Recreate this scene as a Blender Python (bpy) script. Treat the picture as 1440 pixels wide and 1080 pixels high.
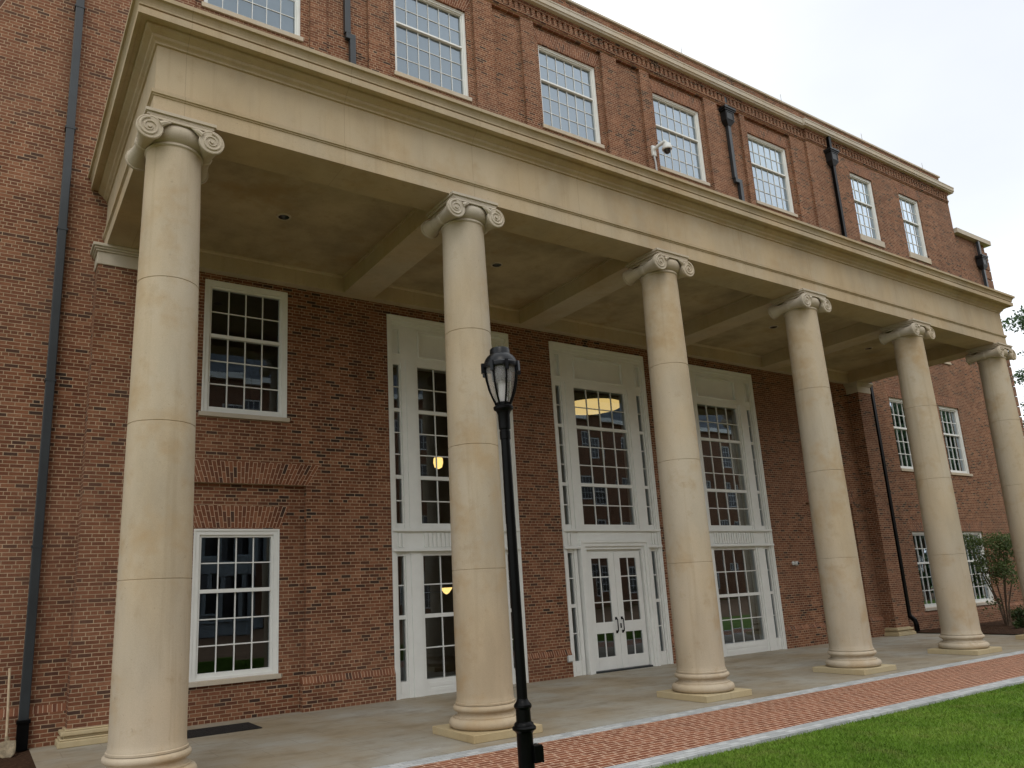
import bpy, bmesh, math, random
import numpy as np
from mathutils import Matrix, Vector

for o in list(bpy.data.objects):
    bpy.data.objects.remove(o, do_unlink=True)
SC = bpy.context.scene
COL = SC.collection
R = math.radians
random.seed(7)

# ---------------------------------------------------------------- camera
cam_d = bpy.data.cameras.new("camera")
cam = bpy.data.objects.new("camera", cam_d)
COL.objects.link(cam)
yaw, pit, rol = 0.5805, 0.2246, -0.0508
F_ = Vector((math.sin(yaw)*math.cos(pit), math.cos(yaw)*math.cos(pit), math.sin(pit)))
R0 = Vector((math.cos(yaw), -math.sin(yaw), 0)); U0 = R0.cross(F_)
R_ = R0*math.cos(rol)+U0*math.sin(rol); U_ = -R0*math.sin(rol)+U0*math.cos(rol)
CP = Vector((-1.8283, -10.393, 2.077))
cam.matrix_world = Matrix(((R_.x, U_.x, -F_.x, CP.x), (R_.y, U_.y, -F_.y, CP.y), (R_.z, U_.z, -F_.z, CP.z), (0, 0, 0, 1)))
cam_d.sensor_width = 36.0
cam_d.lens = 1072.96/1440*36
cam_d.shift_x = 43.15/1440
cam_d.shift_y = 47.78/1440
cam_d.clip_start = 0.1
cam_d.clip_end = 3000
SC.camera = cam

# ---------------------------------------------------------------- sky, sun, exposure
SUN_EL, SUN_AZ = 52.0, 215.0          # azimuth: degrees clockwise from +Y
GAP = (0.80, 0.30, 0.52)              # direction of the thin blue gap in the cloud
W = bpy.data.worlds.new("World"); SC.world = W
W.use_nodes = True
nt = W.node_tree; nt.nodes.clear()
def wn(t, **k):
    n = nt.nodes.new(t)
    for a, b in k.items(): setattr(n, a, b)
    return n
sky = wn('ShaderNodeTexSky', sky_type='NISHITA', sun_disc=False)
sky.sun_elevation = R(SUN_EL); sky.sun_rotation = R(SUN_AZ)
sky.air_density = 1.0; sky.dust_density = 2.0; sky.ozone_density = 1.0
wtc = wn('ShaderNodeTexCoord')
wmap = wn('ShaderNodeMapping'); wmap.inputs['Scale'].default_value = (1.0, 1.0, 2.2)
wns = wn('ShaderNodeTexNoise'); wns.inputs['Scale'].default_value = 1.6; wns.inputs['Detail'].default_value = 5; wns.inputs['Roughness'].default_value = 0.5
wrp = wn('ShaderNodeValToRGB')
wrp.color_ramp.elements[0].position = 0.30; wrp.color_ramp.elements[0].color = (0.88, 0.88, 0.88, 1)
wrp.color_ramp.elements[1].position = 0.55; wrp.color_ramp.elements[1].color = (1, 1, 1, 1)
wmx = wn('ShaderNodeMix', data_type='RGBA')
wmx.inputs['B'].default_value = (12.6, 12.9, 13.2, 1)
wbg = wn('ShaderNodeBackground'); wbg.inputs['Strength'].default_value = 0.11
wo = wn('ShaderNodeOutputWorld')
L = nt.links.new
L(wtc.outputs['Generated'], wmap.inputs['Vector']); L(wmap.outputs[0], wns.inputs['Vector'])
L(wns.outputs['Fac'], wrp.inputs['Fac'])
wvd = wn('ShaderNodeVectorMath', operation='DOT_PRODUCT'); wvd.inputs[1].default_value = GAP
wgr = wn('ShaderNodeValToRGB')
wgr.color_ramp.elements[0].position = 0.945; wgr.color_ramp.elements[0].color = (1, 1, 1, 1)
wgr.color_ramp.elements[1].position = 0.995; wgr.color_ramp.elements[1].color = (0.66, 0.66, 0.66, 1)
wgm = wn('ShaderNodeMath', operation='MULTIPLY')
L(wtc.outputs['Generated'], wvd.inputs[0]); L(wvd.outputs['Value'], wgr.inputs['Fac'])
L(wgr.outputs['Color'], wgm.inputs[0]); L(wrp.outputs['Color'], wgm.inputs[1]); L(wgm.outputs[0], wmx.inputs['Factor'])
L(sky.outputs['Color'], wmx.inputs['A']); L(wmx.outputs['Result'], wbg.inputs['Color']); L(wbg.outputs[0], wo.inputs['Surface'])

sun_d = bpy.data.lights.new("sun", 'SUN'); sun_d.energy = 0.7; sun_d.angle = R(25); sun_d.color = (1.0, 0.95, 0.87)
sun = bpy.data.objects.new("sun", sun_d); COL.objects.link(sun)
sdir = Vector((math.sin(R(SUN_AZ))*math.cos(R(SUN_EL)), math.cos(R(SUN_AZ))*math.cos(R(SUN_EL)), math.sin(R(SUN_EL))))
sun.rotation_euler = sdir.to_track_quat('Z', 'Y').to_euler(); sun.location = (0, -60, 80)

SC.view_settings.view_transform = 'Standard'
SC.view_settings.look = 'None'
SC.view_settings.exposure = 0.0
SC.view_settings.gamma = 1.0
SC.render.engine = 'CYCLES'
SC.cycles.use_denoising = True
SC.cycles.denoising_input_passes = 'RGB_ALBEDO_NORMAL'
SC.cycles.denoising_prefilter = 'NONE'
SC.cycles.max_bounces = 10
SC.cycles.diffuse_bounces = 5
SC.cycles.glossy_bounces = 4
SC.cycles.transparent_max_bounces = 16
SC.cycles.caustics_reflective = False
SC.cycles.caustics_refractive = False

# ---------------------------------------------------------------- materials
class NT:
    def __init__(s, name):
        s.m = bpy.data.materials.new(name); s.m.use_nodes = True
        s.t = s.m.node_tree; s.t.nodes.clear()
        s.out = s.t.nodes.new('ShaderNodeOutputMaterial')
    def n(s, t, ins=None, **k):
        n = s.t.nodes.new(t)
        for a, b in k.items(): setattr(n, a, b)
        for a, b in (ins or {}).items(): s.set(n, a, b)
        return n
    def set(s, n, a, b):
        sock = n.inputs[a]
        if isinstance(b, bpy.types.NodeSocket): s.t.links.new(b, sock)
        elif isinstance(b, bpy.types.Node): s.t.links.new(b.outputs[0], sock)
        else:
            if hasattr(sock.default_value, '__len__') and len(sock.default_value) == 4 and len(b) == 3: b = (*b, 1)
            sock.default_value = b
    def math(s, op, a, b=None, c=None):
        n = s.n('ShaderNodeMath', operation=op)
        for i, v in enumerate((a, b, c)):
            if v is not None: s.set(n, i, v)
        return n.outputs[0]
    def pos(s):
        g = s.n('ShaderNodeNewGeometry'); return g
    def noise(s, vec, scale, detail=4, rough=0.55):
        n = s.n('ShaderNodeTexNoise', {'Scale': scale, 'Detail': detail, 'Roughness': rough})
        if vec is not None: s.set(n, 'Vector', vec)
        return n.outputs['Fac']
    def ramp(s, fac, pts):
        n = s.n('ShaderNodeValToRGB'); s.set(n, 'Fac', fac)
        e = n.color_ramp.elements
        while len(e) < len(pts): e.new(0.5)
        for el, (p, c) in zip(e, pts):
            el.position = p
            el.color = (*c, 1) if hasattr(c, '__len__') else (c, c, c, 1)
        return n.outputs['Color']
    def mix(s, f, a, b, mode='MIX'):
        n = s.n('ShaderNodeMix', data_type='RGBA', blend_type=mode)
        s.set(n, 'Factor', f); s.set(n, 'A', a); s.set(n, 'B', b)
        return n.outputs['Result']
    def bsdf(s, col, rough=0.8, bump=None, bdist=0.005, bstr=0.6, spec=0.3, **kw):
        p = s.n('ShaderNodeBsdfPrincipled')
        s.set(p, 'Base Color', col); s.set(p, 'Roughness', rough); s.set(p, 'Specular IOR Level', spec)
        for a, b in kw.items(): s.set(p, a.replace('_', ' '), b)
        if bump is not None:
            b_ = s.n('ShaderNodeBump', {'Strength': bstr, 'Distance': bdist, 'Height': bump})
            s.set(p, 'Normal', b_.outputs['Normal'])
        s.t.links.new(p.outputs[0], s.out.inputs['Surface'])
        return s.m

BW, BH = 0.2135, 0.0677

def brick_cols(s, rnd, posv, tint=1.0, dark=0.10):
    """fired brick colour from a random number per brick"""
    t = tint
    c = s.ramp(rnd, [(0.0, (0.040*t, 0.025*t, 0.020*t)), (dark, (0.052*t, 0.031*t, 0.023*t)), (dark+0.02, (0.115*t, 0.042*t, 0.023*t)),
                     (0.45, (0.172*t, 0.064*t, 0.032*t)), (0.75, (0.218*t, 0.086*t, 0.043*t)), (1.0, (0.27*t, 0.122*t, 0.066*t))])
    big = s.noise(posv, 0.35, 3)
    c = s.mix(s.ramp(big, [(0.38, 0.0), (0.68, 0.45)]), c, (0.22*t, 0.105*t, 0.066*t))
    big2 = s.noise(posv, 0.9, 4, 0.6)
    c = s.mix(s.ramp(big2, [(0.50, 0.0), (0.75, 0.55)]), c, (0.115*t, 0.042*t, 0.024*t))
    fine = s.noise(posv, 45.0, 3, 0.7)
    return s.mix(0.5, c, s.ramp(fine, [(0.25, 0.55), (0.75, 1.35)]), 'MULTIPLY')

def wall_brick(name, tint=1.0, dark=0.10):
    s = NT(name)
    g = s.pos(); P = g.outputs['Position']
    sp = s.n('ShaderNodeSeparateXYZ', {0: P}); sn = s.n('ShaderNodeSeparateXYZ', {0: g.outputs['True Normal']})
    side = s.math('GREATER_THAN', s.math('ABSOLUTE', sn.outputs[0]), 0.7)
    u = s.n('ShaderNodeMix', {'Factor': side, 'A': sp.outputs[0], 'B': sp.outputs[1]}, data_type='FLOAT').outputs['Result']
    v = s.math('ADD', sp.outputs[2], 0.0)
    # a little raggedness in the joints
    wob = s.noise(P, 9.0, 2)
    v2 = s.math('ADD', v, s.math('MULTIPLY', s.math('SUBTRACT', wob, 0.5), 0.006))
    u2 = s.math('ADD', s.math('ADD', u, 100.0), s.math('MULTIPLY', s.math('SUBTRACT', s.noise(P, 7.3, 2), 0.5), 0.012))
    vec = s.n('ShaderNodeCombineXYZ', {0: u2, 1: s.math('ADD', v2, BH*60), 2: 0.0})
    def bt(w, off):
        b = s.n('ShaderNodeTexBrick', {'Vector': vec, 'Color1': (0, 0, 0), 'Color2': (1, 1, 1), 'Mortar': (0.5, 0.5, 0.5), 'Scale': 1.0,
                 'Mortar Size': 0.0066, 'Mortar Smooth': 0.12, 'Bias': 0.0, 'Brick Width': w, 'Row Height': BH})
        b.offset = 0.5; b.offset_frequency = 2; b.squash = 1.0
        return b
    b1 = bt(BW, .5); b2 = bt(BW/2, .5)
    row = s.math('FLOOR', s.math('DIVIDE', s.math('ADD', v2, BH*60), BH))
    hd = s.math('LESS_THAN', s.math('MODULO', row, 6.0), 0.5)
    rnd = s.mix(hd, b1.outputs['Color'], b2.outputs['Color'])
    mort = s.mix(hd, b1.outputs['Fac'], b2.outputs['Fac'])
    rnd = s.mix(hd, rnd, s.ramp(rnd, [(0.0, 0.06), (1.0, 1.0)]))
    rnd = s.math('ADD', rnd, s.math('MULTIPLY', s.math('SUBTRACT', s.noise(P, 0.42, 3, 0.6), 0.5), 0.30))
    c = brick_cols(s, rnd, P, tint, dark)
    mc = s.ramp(s.noise(P, 3.0, 3), [(0.3, (0.31*tint, 0.222*tint, 0.142*tint)), (0.7, (0.48*tint, 0.35*tint, 0.23*tint))])
    col = s.mix(mort, c, mc)
    # faint weathering in large soft patches and runs
    st = s.n('ShaderNodeMapping', {'Vector': P, 'Scale': (1.2, 1.2, 0.15)})
    w = s.noise(st.outputs[0], 1.5, 5, 0.65)
    col = s.mix(1.0, col, s.ramp(w, [(0.3, 0.86), (0.7, 1.1)]), 'MULTIPLY')
    h = s.math('SUBTRACT', s.math('MULTIPLY', s.noise(P, 60.0, 3, 0.7), 0.35), mort)
    return s.bsdf(col, 0.88, h, 0.006, 0.9, 0.2)

def arch_brick(name, zc, local=True, h0=0.0):
    """bricks on end, fanning about a point zc below the object's origin (zc=None: upright)"""
    s = NT(name)
    t = s.n('ShaderNodeTexCoord'); P = t.outputs['Object'] if local else s.pos().outputs['Position']
    sp = s.n('ShaderNodeSeparateXYZ', {0: P}); x, z = sp.outputs[0], sp.outputs[2]
    if zc:
        x = s.math('MULTIPLY', s.math('DIVIDE', x, s.math('ADD', z, zc)), zc)
    vec = s.n('ShaderNodeCombineXYZ', {0: s.math('ADD', z, h0+10*BW), 1: s.math('ADD', x, 20*BH), 2: 0.0})
    b = s.n('ShaderNodeTexBrick', {'Vector': vec, 'Color1': (0, 0, 0), 'Color2': (1, 1, 1), 'Mortar': (0.5, 0.5, 0.5), 'Scale': 1.0,
             'Mortar Size': 0.0058, 'Mortar Smooth': 0.25, 'Bias': 0.0, 'Brick Width': BW, 'Row Height': BH})
    b.offset = 0.5 if zc else 0.0; b.offset_frequency = 2
    P2 = s.pos().outputs['Position']
    c = brick_cols(s, b.outputs['Color'], P2, 1.05, 0.06)
    col = s.mix(b.outputs['Fac'], c, (0.50, 0.36, 0.25))
    h = s.math('SUBTRACT', s.math('MULTIPLY', s.noise(P2, 60.0, 3, 0.7), 0.35), b.outputs['Fac'])
    return s.bsdf(col, 0.88, h, 0.006, 0.9, 0.2)

def stone(name, base, var=0.16, seams=False, stain=0.35, rough=0.85, grey=0.5):
    s = NT(name)
    P = s.pos().outputs['Position']
    b = np.array(base); g = b*np.array((0.975, 1.055, 1.20))      # paler, greyer casting skin
    st = s.n('ShaderNodeMapping', {'Vector': P, 'Scale': (1.0, 1.0, 0.35)})
    n1 = s.noise(st.outputs[0], 1.1, 6, 0.6)
    n0 = s.noise(s.n('ShaderNodeMapping', {'Vector': P, 'Location': (7.3, 2.1, 4.4), 'Scale': (1.0, 1.0, 0.5)}).outputs[0], 0.55, 4, 0.6)
    col = s.mix(s.ramp(n0, [(0.40, grey*1.5 if grey < 0.6 else 1.0), (0.62, 0.0)]), tuple(b), tuple(g))
    col = s.mix(1.0, col, s.ramp(n1, [(0.30, 1-var), (0.5, 1.0), (0.72, 1+var*0.7)]), 'MULTIPLY')
    n2 = s.noise(P, 0.8, 4, 0.7)
    col = s.mix(s.ramp(n2, [(0.52, 0.0), (0.75, stain)]), col, tuple(b*np.array((0.84, 0.72, 0.55))))
    n4 = s.noise(P, 2.6, 5, 0.7)
    col = s.mix(s.ramp(n4, [(0.58, 0.0), (0.72, stain*0.45)]), col, tuple(b*np.array((0.72, 0.66, 0.56))))
    rn = s.noise(s.n('ShaderNodeMapping', {'Vector': P, 'Scale': (7.0, 7.0, 0.22)}).outputs[0], 1.0, 4, 0.65)
    col = s.mix(s.ramp(rn, [(0.56, 0.0), (0.74, 0.30)]), col, tuple(b*np.array((0.62, 0.58, 0.50))))
    n3 = s.noise(P, 90.0, 3, 0.7)
    col = s.mix(0.6, col, s.ramp(n3, [(0.3, 0.86), (0.7, 1.12)]), 'MULTIPLY')
    pit = s.noise(P, 23.0, 2, 0.5)
    col = s.mix(s.ramp(pit, [(0.70, 0.0), (0.76, 0.35)]), col, tuple(b*0.5))
    if seams:
        sp = s.n('ShaderNodeSeparateXYZ', {0: P})
        m = s.math('ABSOLUTE', s.math('SUBTRACT', s.math('FRACT', s.math('ADD', s.math('DIVIDE', sp.outputs[0], 2.4), 0.48)), 0.5))
        m = s.math('LESS_THAN', m, 0.0017)
        sn = s.n('ShaderNodeSeparateXYZ', {0: s.pos().outputs['True Normal']})
        m = s.math('MULTIPLY', m, s.math('LESS_THAN', s.math('ABSOLUTE', sn.outputs[0]), 0.5))
        col = s.mix(s.math('MULTIPLY', m, 0.45), col, tuple(b*0.45))
    return s.bsdf(col, rough, s.math('ADD', n3, s.math('MULTIPLY', n1, 2.0)), 0.003, 0.35, 0.25)

def paint(name, base, rough=0.45, var=0.06, spec=0.4, bump=True, scale=3.0):
    s = NT(name); P = s.pos().outputs['Position']
    b = np.array(base)
    n = s.noise(P, scale, 5, 0.6)
    col = s.ramp(n, [(0.3, tuple(b*(1-var))), (0.7, tuple(b*(1+var)))])
    return s.bsdf(col, rough, s.noise(P, 35.0, 3) if bump else None, 0.002, 0.25, spec)

M = {}
M['brick'] = wall_brick('red_brick')
M['brick_far'] = wall_brick('far_brick', 0.95)
M['arch'] = arch_brick('fan_brick', 2.2)
M['soldier'] = arch_brick('soldier_brick', None, False, -0.5)
M['stone'] = stone('cast_stone', (0.485, 0.388, 0.262), 0.17, stain=0.95, grey=0.9)
M['stone_ent'] = stone('cast_stone_entablature', (0.46, 0.355, 0.222), 0.15, True, 0.5, 0.85, 0.5)
M['stone_cap'] = stone('cast_stone_capital', (0.50, 0.42, 0.31), 0.08, stain=0.2)
M['stone_pl'] = stone('cast_stone_plinth', (0.46, 0.365, 0.21), 0.12, stain=0.4)
M['sill'] = stone('sill_stone', (0.50, 0.42, 0.31), 0.08, stain=0.3)
M['plaster'] = stone('porch_ceiling_plaster', (0.415, 0.33, 0.208), 0.30, stain=1.0, grey=0.1)
M['beam'] = stone('porch_beam_pale', (0.50, 0.40, 0.27), 0.14, stain=0.5, grey=0.5)  # paler tone than the ceiling, so the beams stand out
M['white'] = paint('white_paint', (0.74, 0.75, 0.72), 0.4, 0.04)
M['black'] = paint('black_metal', (0.003, 0.003, 0.0032), 0.32, 0.3, 0.10)
M['slate_metal'] = paint('slate_grey_metal', (0.026, 0.031, 0.035), 0.36, 0.15, 0.42)
M['grey_plastic'] = paint('pale_grey_plastic', (0.62, 0.64, 0.62), 0.4, 0.05)
M['dark_plastic'] = paint('dark_dome_plastic', (0.015, 0.015, 0.018), 0.12, 0.1, 0.6, False)
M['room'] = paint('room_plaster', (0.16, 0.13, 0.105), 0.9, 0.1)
M['bow'] = paint('toned_down_bow_paint', (0.26, 0.30, 0.32), 0.6, 0.1)  # grey blue, toned down so the bay mirrors darker in the panes
M['steel'] = paint('galvanised_steel', (0.42, 0.43, 0.43), 0.35, 0.1, 0.6)

def glass_mat():
    s = NT('window_glass')
    P = s.pos().outputs['Position']
    fr = s.n('ShaderNodeFresnel', {'IOR': 1.62})
    bmp = s.n('ShaderNodeBump', {'Strength': 0.03, 'Distance': 0.02, 'Height': s.noise(P, 1.0, 1)})
    gl = s.n('ShaderNodeBsdfGlossy', {'Color': (0.76, 0.88, 1.0), 'Roughness': 0.004, 'Normal': bmp.outputs[0]})
    tr = s.n('ShaderNodeBsdfTransparent', {'Color': (0.62, 0.67, 0.66)})
    f = s.math('MINIMUM', s.math('MAXIMUM', s.math('SUBTRACT', s.math('MULTIPLY', fr.outputs[0], 6.2), 0.25), 0.06), 0.72)
    mx = s.n('ShaderNodeMixShader', {0: f, 1: tr.outputs[0], 2: gl.outputs[0]})
    s.t.links.new(mx.outputs[0], s.out.inputs['Surface'])
    return s.m
M['glass'] = glass_mat()

def emit(name, col, st):
    s = NT(name); e = s.n('ShaderNodeEmission', {'Color': col, 'Strength': st})
    s.t.links.new(e.outputs[0], s.out.inputs['Surface']); return s.m
M['warm'] = emit('warm_lamp_glow', (1.0, 0.62, 0.20), 2.4)
M['warm_bowl'] = emit('warm_bowl_glow', (1.0, 0.66, 0.24), 1.15)
M['cap'] = paint('lantern_cap_metal', (0.006, 0.007, 0.009), 0.30, 0.3, 0.24, False)
M['hopper'] = paint('dark_hopper_metal', (0.012, 0.013, 0.014), 0.36, 0.2, 0.3)
M['shade'] = paint('window_shade_light', (0.72, 0.84, 0.84), 0.8, 0.05)
M['sky_tone_grey'] = paint('shade_and_sky_tone', (0.52, 0.56, 0.64), 0.8, 0.05)  # added panel colour standing in for sky reflected by the top panes

def frosted():
    s = NT('frosted_globe')
    tr = s.n('ShaderNodeBsdfTransparent', {'Color': (0.93, 0.92, 0.92)})
    df = s.n('ShaderNodeBsdfPrincipled', {'Base Color': (0.50, 0.48, 0.48), 'Roughness': 0.15})
    mx = s.n('ShaderNodeMixShader', {0: 0.33, 1: tr.outputs[0], 2: df.outputs[0]})
    s.t.links.new(mx.outputs[0], s.out.inputs['Surface']); return s.m
M['globe'] = frosted()
M['diffuser'] = paint('white_diffuser', (0.8, 0.79, 0.79), 0.35, 0.02)

def pavement():
    s = NT('porch_concrete'); P = s.pos().outputs['Position']
    sp = s.n('ShaderNodeSeparateXYZ', {0: P})
    n1 = s.noise(P, 0.45, 6, 0.62)
    col = s.ramp(n1, [(0.30, (0.255, 0.195, 0.115)), (0.46, (0.295, 0.25, 0.18)), (0.60, (0.325, 0.305, 0.255)), (0.75, (0.38, 0.375, 0.345))])
    st = s.n('ShaderNodeMapping', {'Vector': P, 'Scale': (0.7, 1.1, 1.0)})
    n2 = s.noise(st.outputs[0], 1.6, 6, 0.7)
    col = s.mix(s.ramp(n2, [(0.50, 0.0), (0.72, 0.6)]), col, (0.165, 0.125, 0.075))
    n3 = s.noise(P, 80, 3, 0.7)
    col = s.mix(0.5, col, s.ramp(n3, [(0.3, 0.84), (0.7, 1.14)]), 'MULTIPLY')
    vec = s.n('ShaderNodeCombineXYZ', {0: s.math('ADD', sp.outputs[0], 9.6), 1: s.math('ADD', sp.outputs[1], 11.2), 2: 0.0})
    b = s.n('ShaderNodeTexBrick', {'Vector': vec, 'Color1': (0, 0, 0), 'Color2': (1, 1, 1), 'Scale': 1.0, 'Mortar Size': 0.007, 'Mortar Smooth': 0.2, 'Brick Width': 1.2, 'Row Height': 0.6})
    b.offset = 0.5
    col = s.mix(0.30, col, s.ramp(b.outputs['Color'], [(0, 0.85), (1, 1.10)]), 'MULTIPLY')
    col = s.mix(s.math('MULTIPLY', b.outputs['Fac'], 0.38), col, (0.15, 0.125, 0.09))
    return s.bsdf(col, s.ramp(n2, [(0.3, 0.5), (0.7, 0.8)]), s.math('SUBTRACT', n3, b.outputs['Fac']), 0.003, 0.5, 0.35)
M['porch'] = pavement()

def granite():
    s = NT('granite_setts'); P = s.pos().outputs['Position']
    sp = s.n('ShaderNodeSeparateXYZ', {0: P})
    vec = s.n('ShaderNodeCombineXYZ', {0: s.math('ADD', sp.outputs[0], 50.0), 1: s.math('ADD', sp.outputs[1], 20.0), 2: 0.0})
    b = s.n('ShaderNodeTexBrick', {'Vector': vec, 'Color1': (0, 0, 0), 'Color2': (1, 1, 1), 'Scale': 1.0, 'Mortar Size': 0.006, 'Mortar Smooth': 0.2, 'Brick Width': 0.2, 'Row Height': 0.1})
    col = s.ramp(b.outputs['Color'], [(0, (0.36, 0.375, 0.38)), (1, (0.53, 0.545, 0.545))])
    n3 = s.noise(P, 120, 3, 0.8)
    col = s.mix(0.8, col, s.ramp(n3, [(0.3, 0.7), (0.7, 1.25)]), 'MULTIPLY')
    col = s.mix(s.math('MULTIPLY', b.outputs['Fac'], 0.7), col, (0.22, 0.22, 0.20))
    return s.bsdf(col, 0.75, s.math('SUBTRACT', n3, b.outputs['Fac']), 0.004, 0.6)
M['granite'] = granite()

def brick_path():
    s = NT('brick_paving'); P = s.pos().outputs['Position']
    sp = s.n('ShaderNodeSeparateXYZ', {0: P})
    wob = s.math('MULTIPLY', s.math('SUBTRACT', s.noise(P, 6.0, 3), 0.5), 0.03)
    yy = s.math('ADD', s.math('ADD', sp.outputs[1], 20.0), wob)
    rs = s.n('ShaderNodeTexWhiteNoise', {'W': s.math('FLOOR', s.math('DIVIDE', yy, 0.105))}, noise_dimensions='1D').outputs['Value']
    vec = s.n('ShaderNodeCombineXYZ', {0: s.math('ADD', s.math('ADD', s.math('ADD', sp.outputs[0], 50.0), wob), s.math('MULTIPLY', rs, 0.16)), 1: yy, 2: 0.0})
    b = s.n('ShaderNodeTexBrick', {'Vector': vec, 'Color1': (0, 0, 0), 'Color2': (1, 1, 1), 'Scale': 1.0, 'Mortar Size': 0.0085, 'Mortar Smooth': 0.2, 'Brick Width': 0.2135, 'Row Height': 0.105})
    b.offset = 0.5
    col = s.ramp(b.outputs['Color'], [(0, (0.175, 0.060, 0.030)), (0.5, (0.215, 0.076, 0.038)), (1, (0.27, 0.105, 0.055))])
    n1 = s.noise(P, 40, 3, 0.7)
    col = s.mix(0.6, col, s.ramp(n1, [(0.3, 0.75), (0.7, 1.2)]), 'MULTIPLY')
    # sand lies on the joints and on some of the bricks
    sand = s.ramp(s.noise(P, 5.5, 4, 0.7), [(0.58, 0.0), (0.72, 0.35)])
    col = s.mix(sand, col, (0.52, 0.40, 0.26))
    col = s.mix(s.ramp(b.outputs['Fac'], [(0.15, 0.0), (0.5, 1.0)]), col, (0.66, 0.46, 0.33))
    return s.bsdf(col, 0.85, s.math('SUBTRACT', s.math('MULTIPLY', n1, 0.4), b.outputs['Fac']), 0.005, 0.7, 0.2)
M['path'] = brick_path()

M['bounce'] = paint('bounce_paving_tone', (0.21, 0.135, 0.085), 0.9, 0.25, 0.1, True, 0.8)
def lawn_mat(name, blades=False):
    s = NT(name); P = s.pos().outputs['Position']
    n1 = s.noise(P, 0.55, 5, 0.6)
    n2 = s.noise(P, 30, 4, 0.75)
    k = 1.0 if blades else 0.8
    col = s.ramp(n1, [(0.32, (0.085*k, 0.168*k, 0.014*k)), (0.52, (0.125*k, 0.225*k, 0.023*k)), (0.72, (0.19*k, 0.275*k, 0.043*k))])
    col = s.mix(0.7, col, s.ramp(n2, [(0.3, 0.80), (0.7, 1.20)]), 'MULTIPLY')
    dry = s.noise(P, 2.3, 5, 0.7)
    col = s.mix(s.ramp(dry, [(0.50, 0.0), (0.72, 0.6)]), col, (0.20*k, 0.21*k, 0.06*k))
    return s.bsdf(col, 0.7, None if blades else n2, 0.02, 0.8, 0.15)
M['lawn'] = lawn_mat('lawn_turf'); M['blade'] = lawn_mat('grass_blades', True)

def soil():
    s = NT('mulch_soil'); P = s.pos().outputs['Position']
    n = s.noise(P, 14, 6, 0.75)
    col = s.ramp(n, [(0.3, (0.022, 0.013, 0.008)), (0.55, (0.070, 0.038, 0.022)), (0.75, (0.13, 0.075, 0.042))])
    return s.bsdf(col, 0.95, n, 0.05, 1.0, 0.1)
M['soil'] = soil()

def leafm(name, a, b, c):
    s = NT(name)
    oi = s.n('ShaderNodeTexCoord'); P = s.pos().outputs['Position']
    n = s.noise(P, 2.2, 3); n2 = s.n('ShaderNodeTexWhiteNoise', {'Vector': s.n('ShaderNodeVectorMath', {0: P, 1: (25, 25, 25)}, operation='MULTIPLY').outputs[0]}).outputs['Value']
    f = s.math('ADD', s.math('MULTIPLY', n, 0.65), s.math('MULTIPLY', n2, 0.35))
    col = s.ramp(f, [(0.25, a), (0.5, b), (0.78, c)])
    p = s.n('ShaderNodeBsdfPrincipled', {'Base Color': col, 'Roughness': 0.55, 'Specular IOR Level': 0.35})
    tl = s.n('ShaderNodeBsdfTranslucent', {'Color': col})
    mx = s.n('ShaderNodeMixShader', {0: 0.3, 1: p.outputs[0], 2: tl.outputs[0]})
    s.t.links.new(mx.outputs[0], s.out.inputs['Surface']); return s.m
M['leaf'] = leafm('shrub_leaves', (0.045, 0.072, 0.024), (0.090, 0.135, 0.042), (0.17, 0.215, 0.075))
M['leaf_far'] = leafm('tree_leaves', (0.020, 0.050, 0.016), (0.045, 0.090, 0.030), (0.085, 0.14, 0.05))
M['leaf_low'] = leafm('groundcover_leaves', (0.028, 0.048, 0.016), (0.055, 0.088, 0.028), (0.14, 0.155, 0.05))
M['bark'] = paint('bark', (0.12, 0.085, 0.06), 0.9, 0.35, 0.15, True, 12.0)
def wood():
    s = NT('ash_handle_wood'); P = s.pos().outputs['Position']
    mp = s.n('ShaderNodeMapping', {'Vector': P, 'Scale': (30, 30, 3)})
    n = s.noise(mp.outputs[0], 2.0, 4)
    return s.bsdf(s.ramp(n, [(0.3, (0.36, 0.26, 0.16)), (0.7, (0.55, 0.44, 0.30))]), 0.6, n, 0.001, 0.3)
M['wood'] = wood()
def rubber():
    s = NT('doormat_fibre'); P = s.pos().outputs['Position']
    n = s.noise(P, 150, 3, 0.8)
    return s.bsdf(s.ramp(n, [(0.3, (0.012, 0.011, 0.011)), (0.7, (0.05, 0.045, 0.042))]), 0.95, n, 0.01, 0.9, 0.1)
M['mat'] = rubber()
M['rust_blade'] = paint('worn_shovel_steel', (0.24, 0.19, 0.12), 0.6, 0.4, 0.3, True, 14.0)
def slate():
    s = NT('slate_roof'); P = s.pos().outputs['Position']
    sp = s.n('ShaderNodeSeparateXYZ', {0: P})
    vec = s.n('ShaderNodeCombineXYZ', {0: s.math('ADD', sp.outputs[0], 50.0), 1: sp.outputs[2], 2: 0.0})
    b = s.n('ShaderNodeTexBrick', {'Vector': vec, 'Color1': (0.05, 0.06, 0.07), 'Color2': (0.14, 0.16, 0.18), 'Mortar': (0.02, 0.02, 0.02), 'Mortar Size': 0.01, 'Brick Width': 0.3, 'Row Height': 0.2, 'Scale': 1.0})
    return s.bsdf(b.outputs['Color'], 0.7, b.outputs['Fac'], 0.01, 0.5)
M['slate'] = slate()

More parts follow.
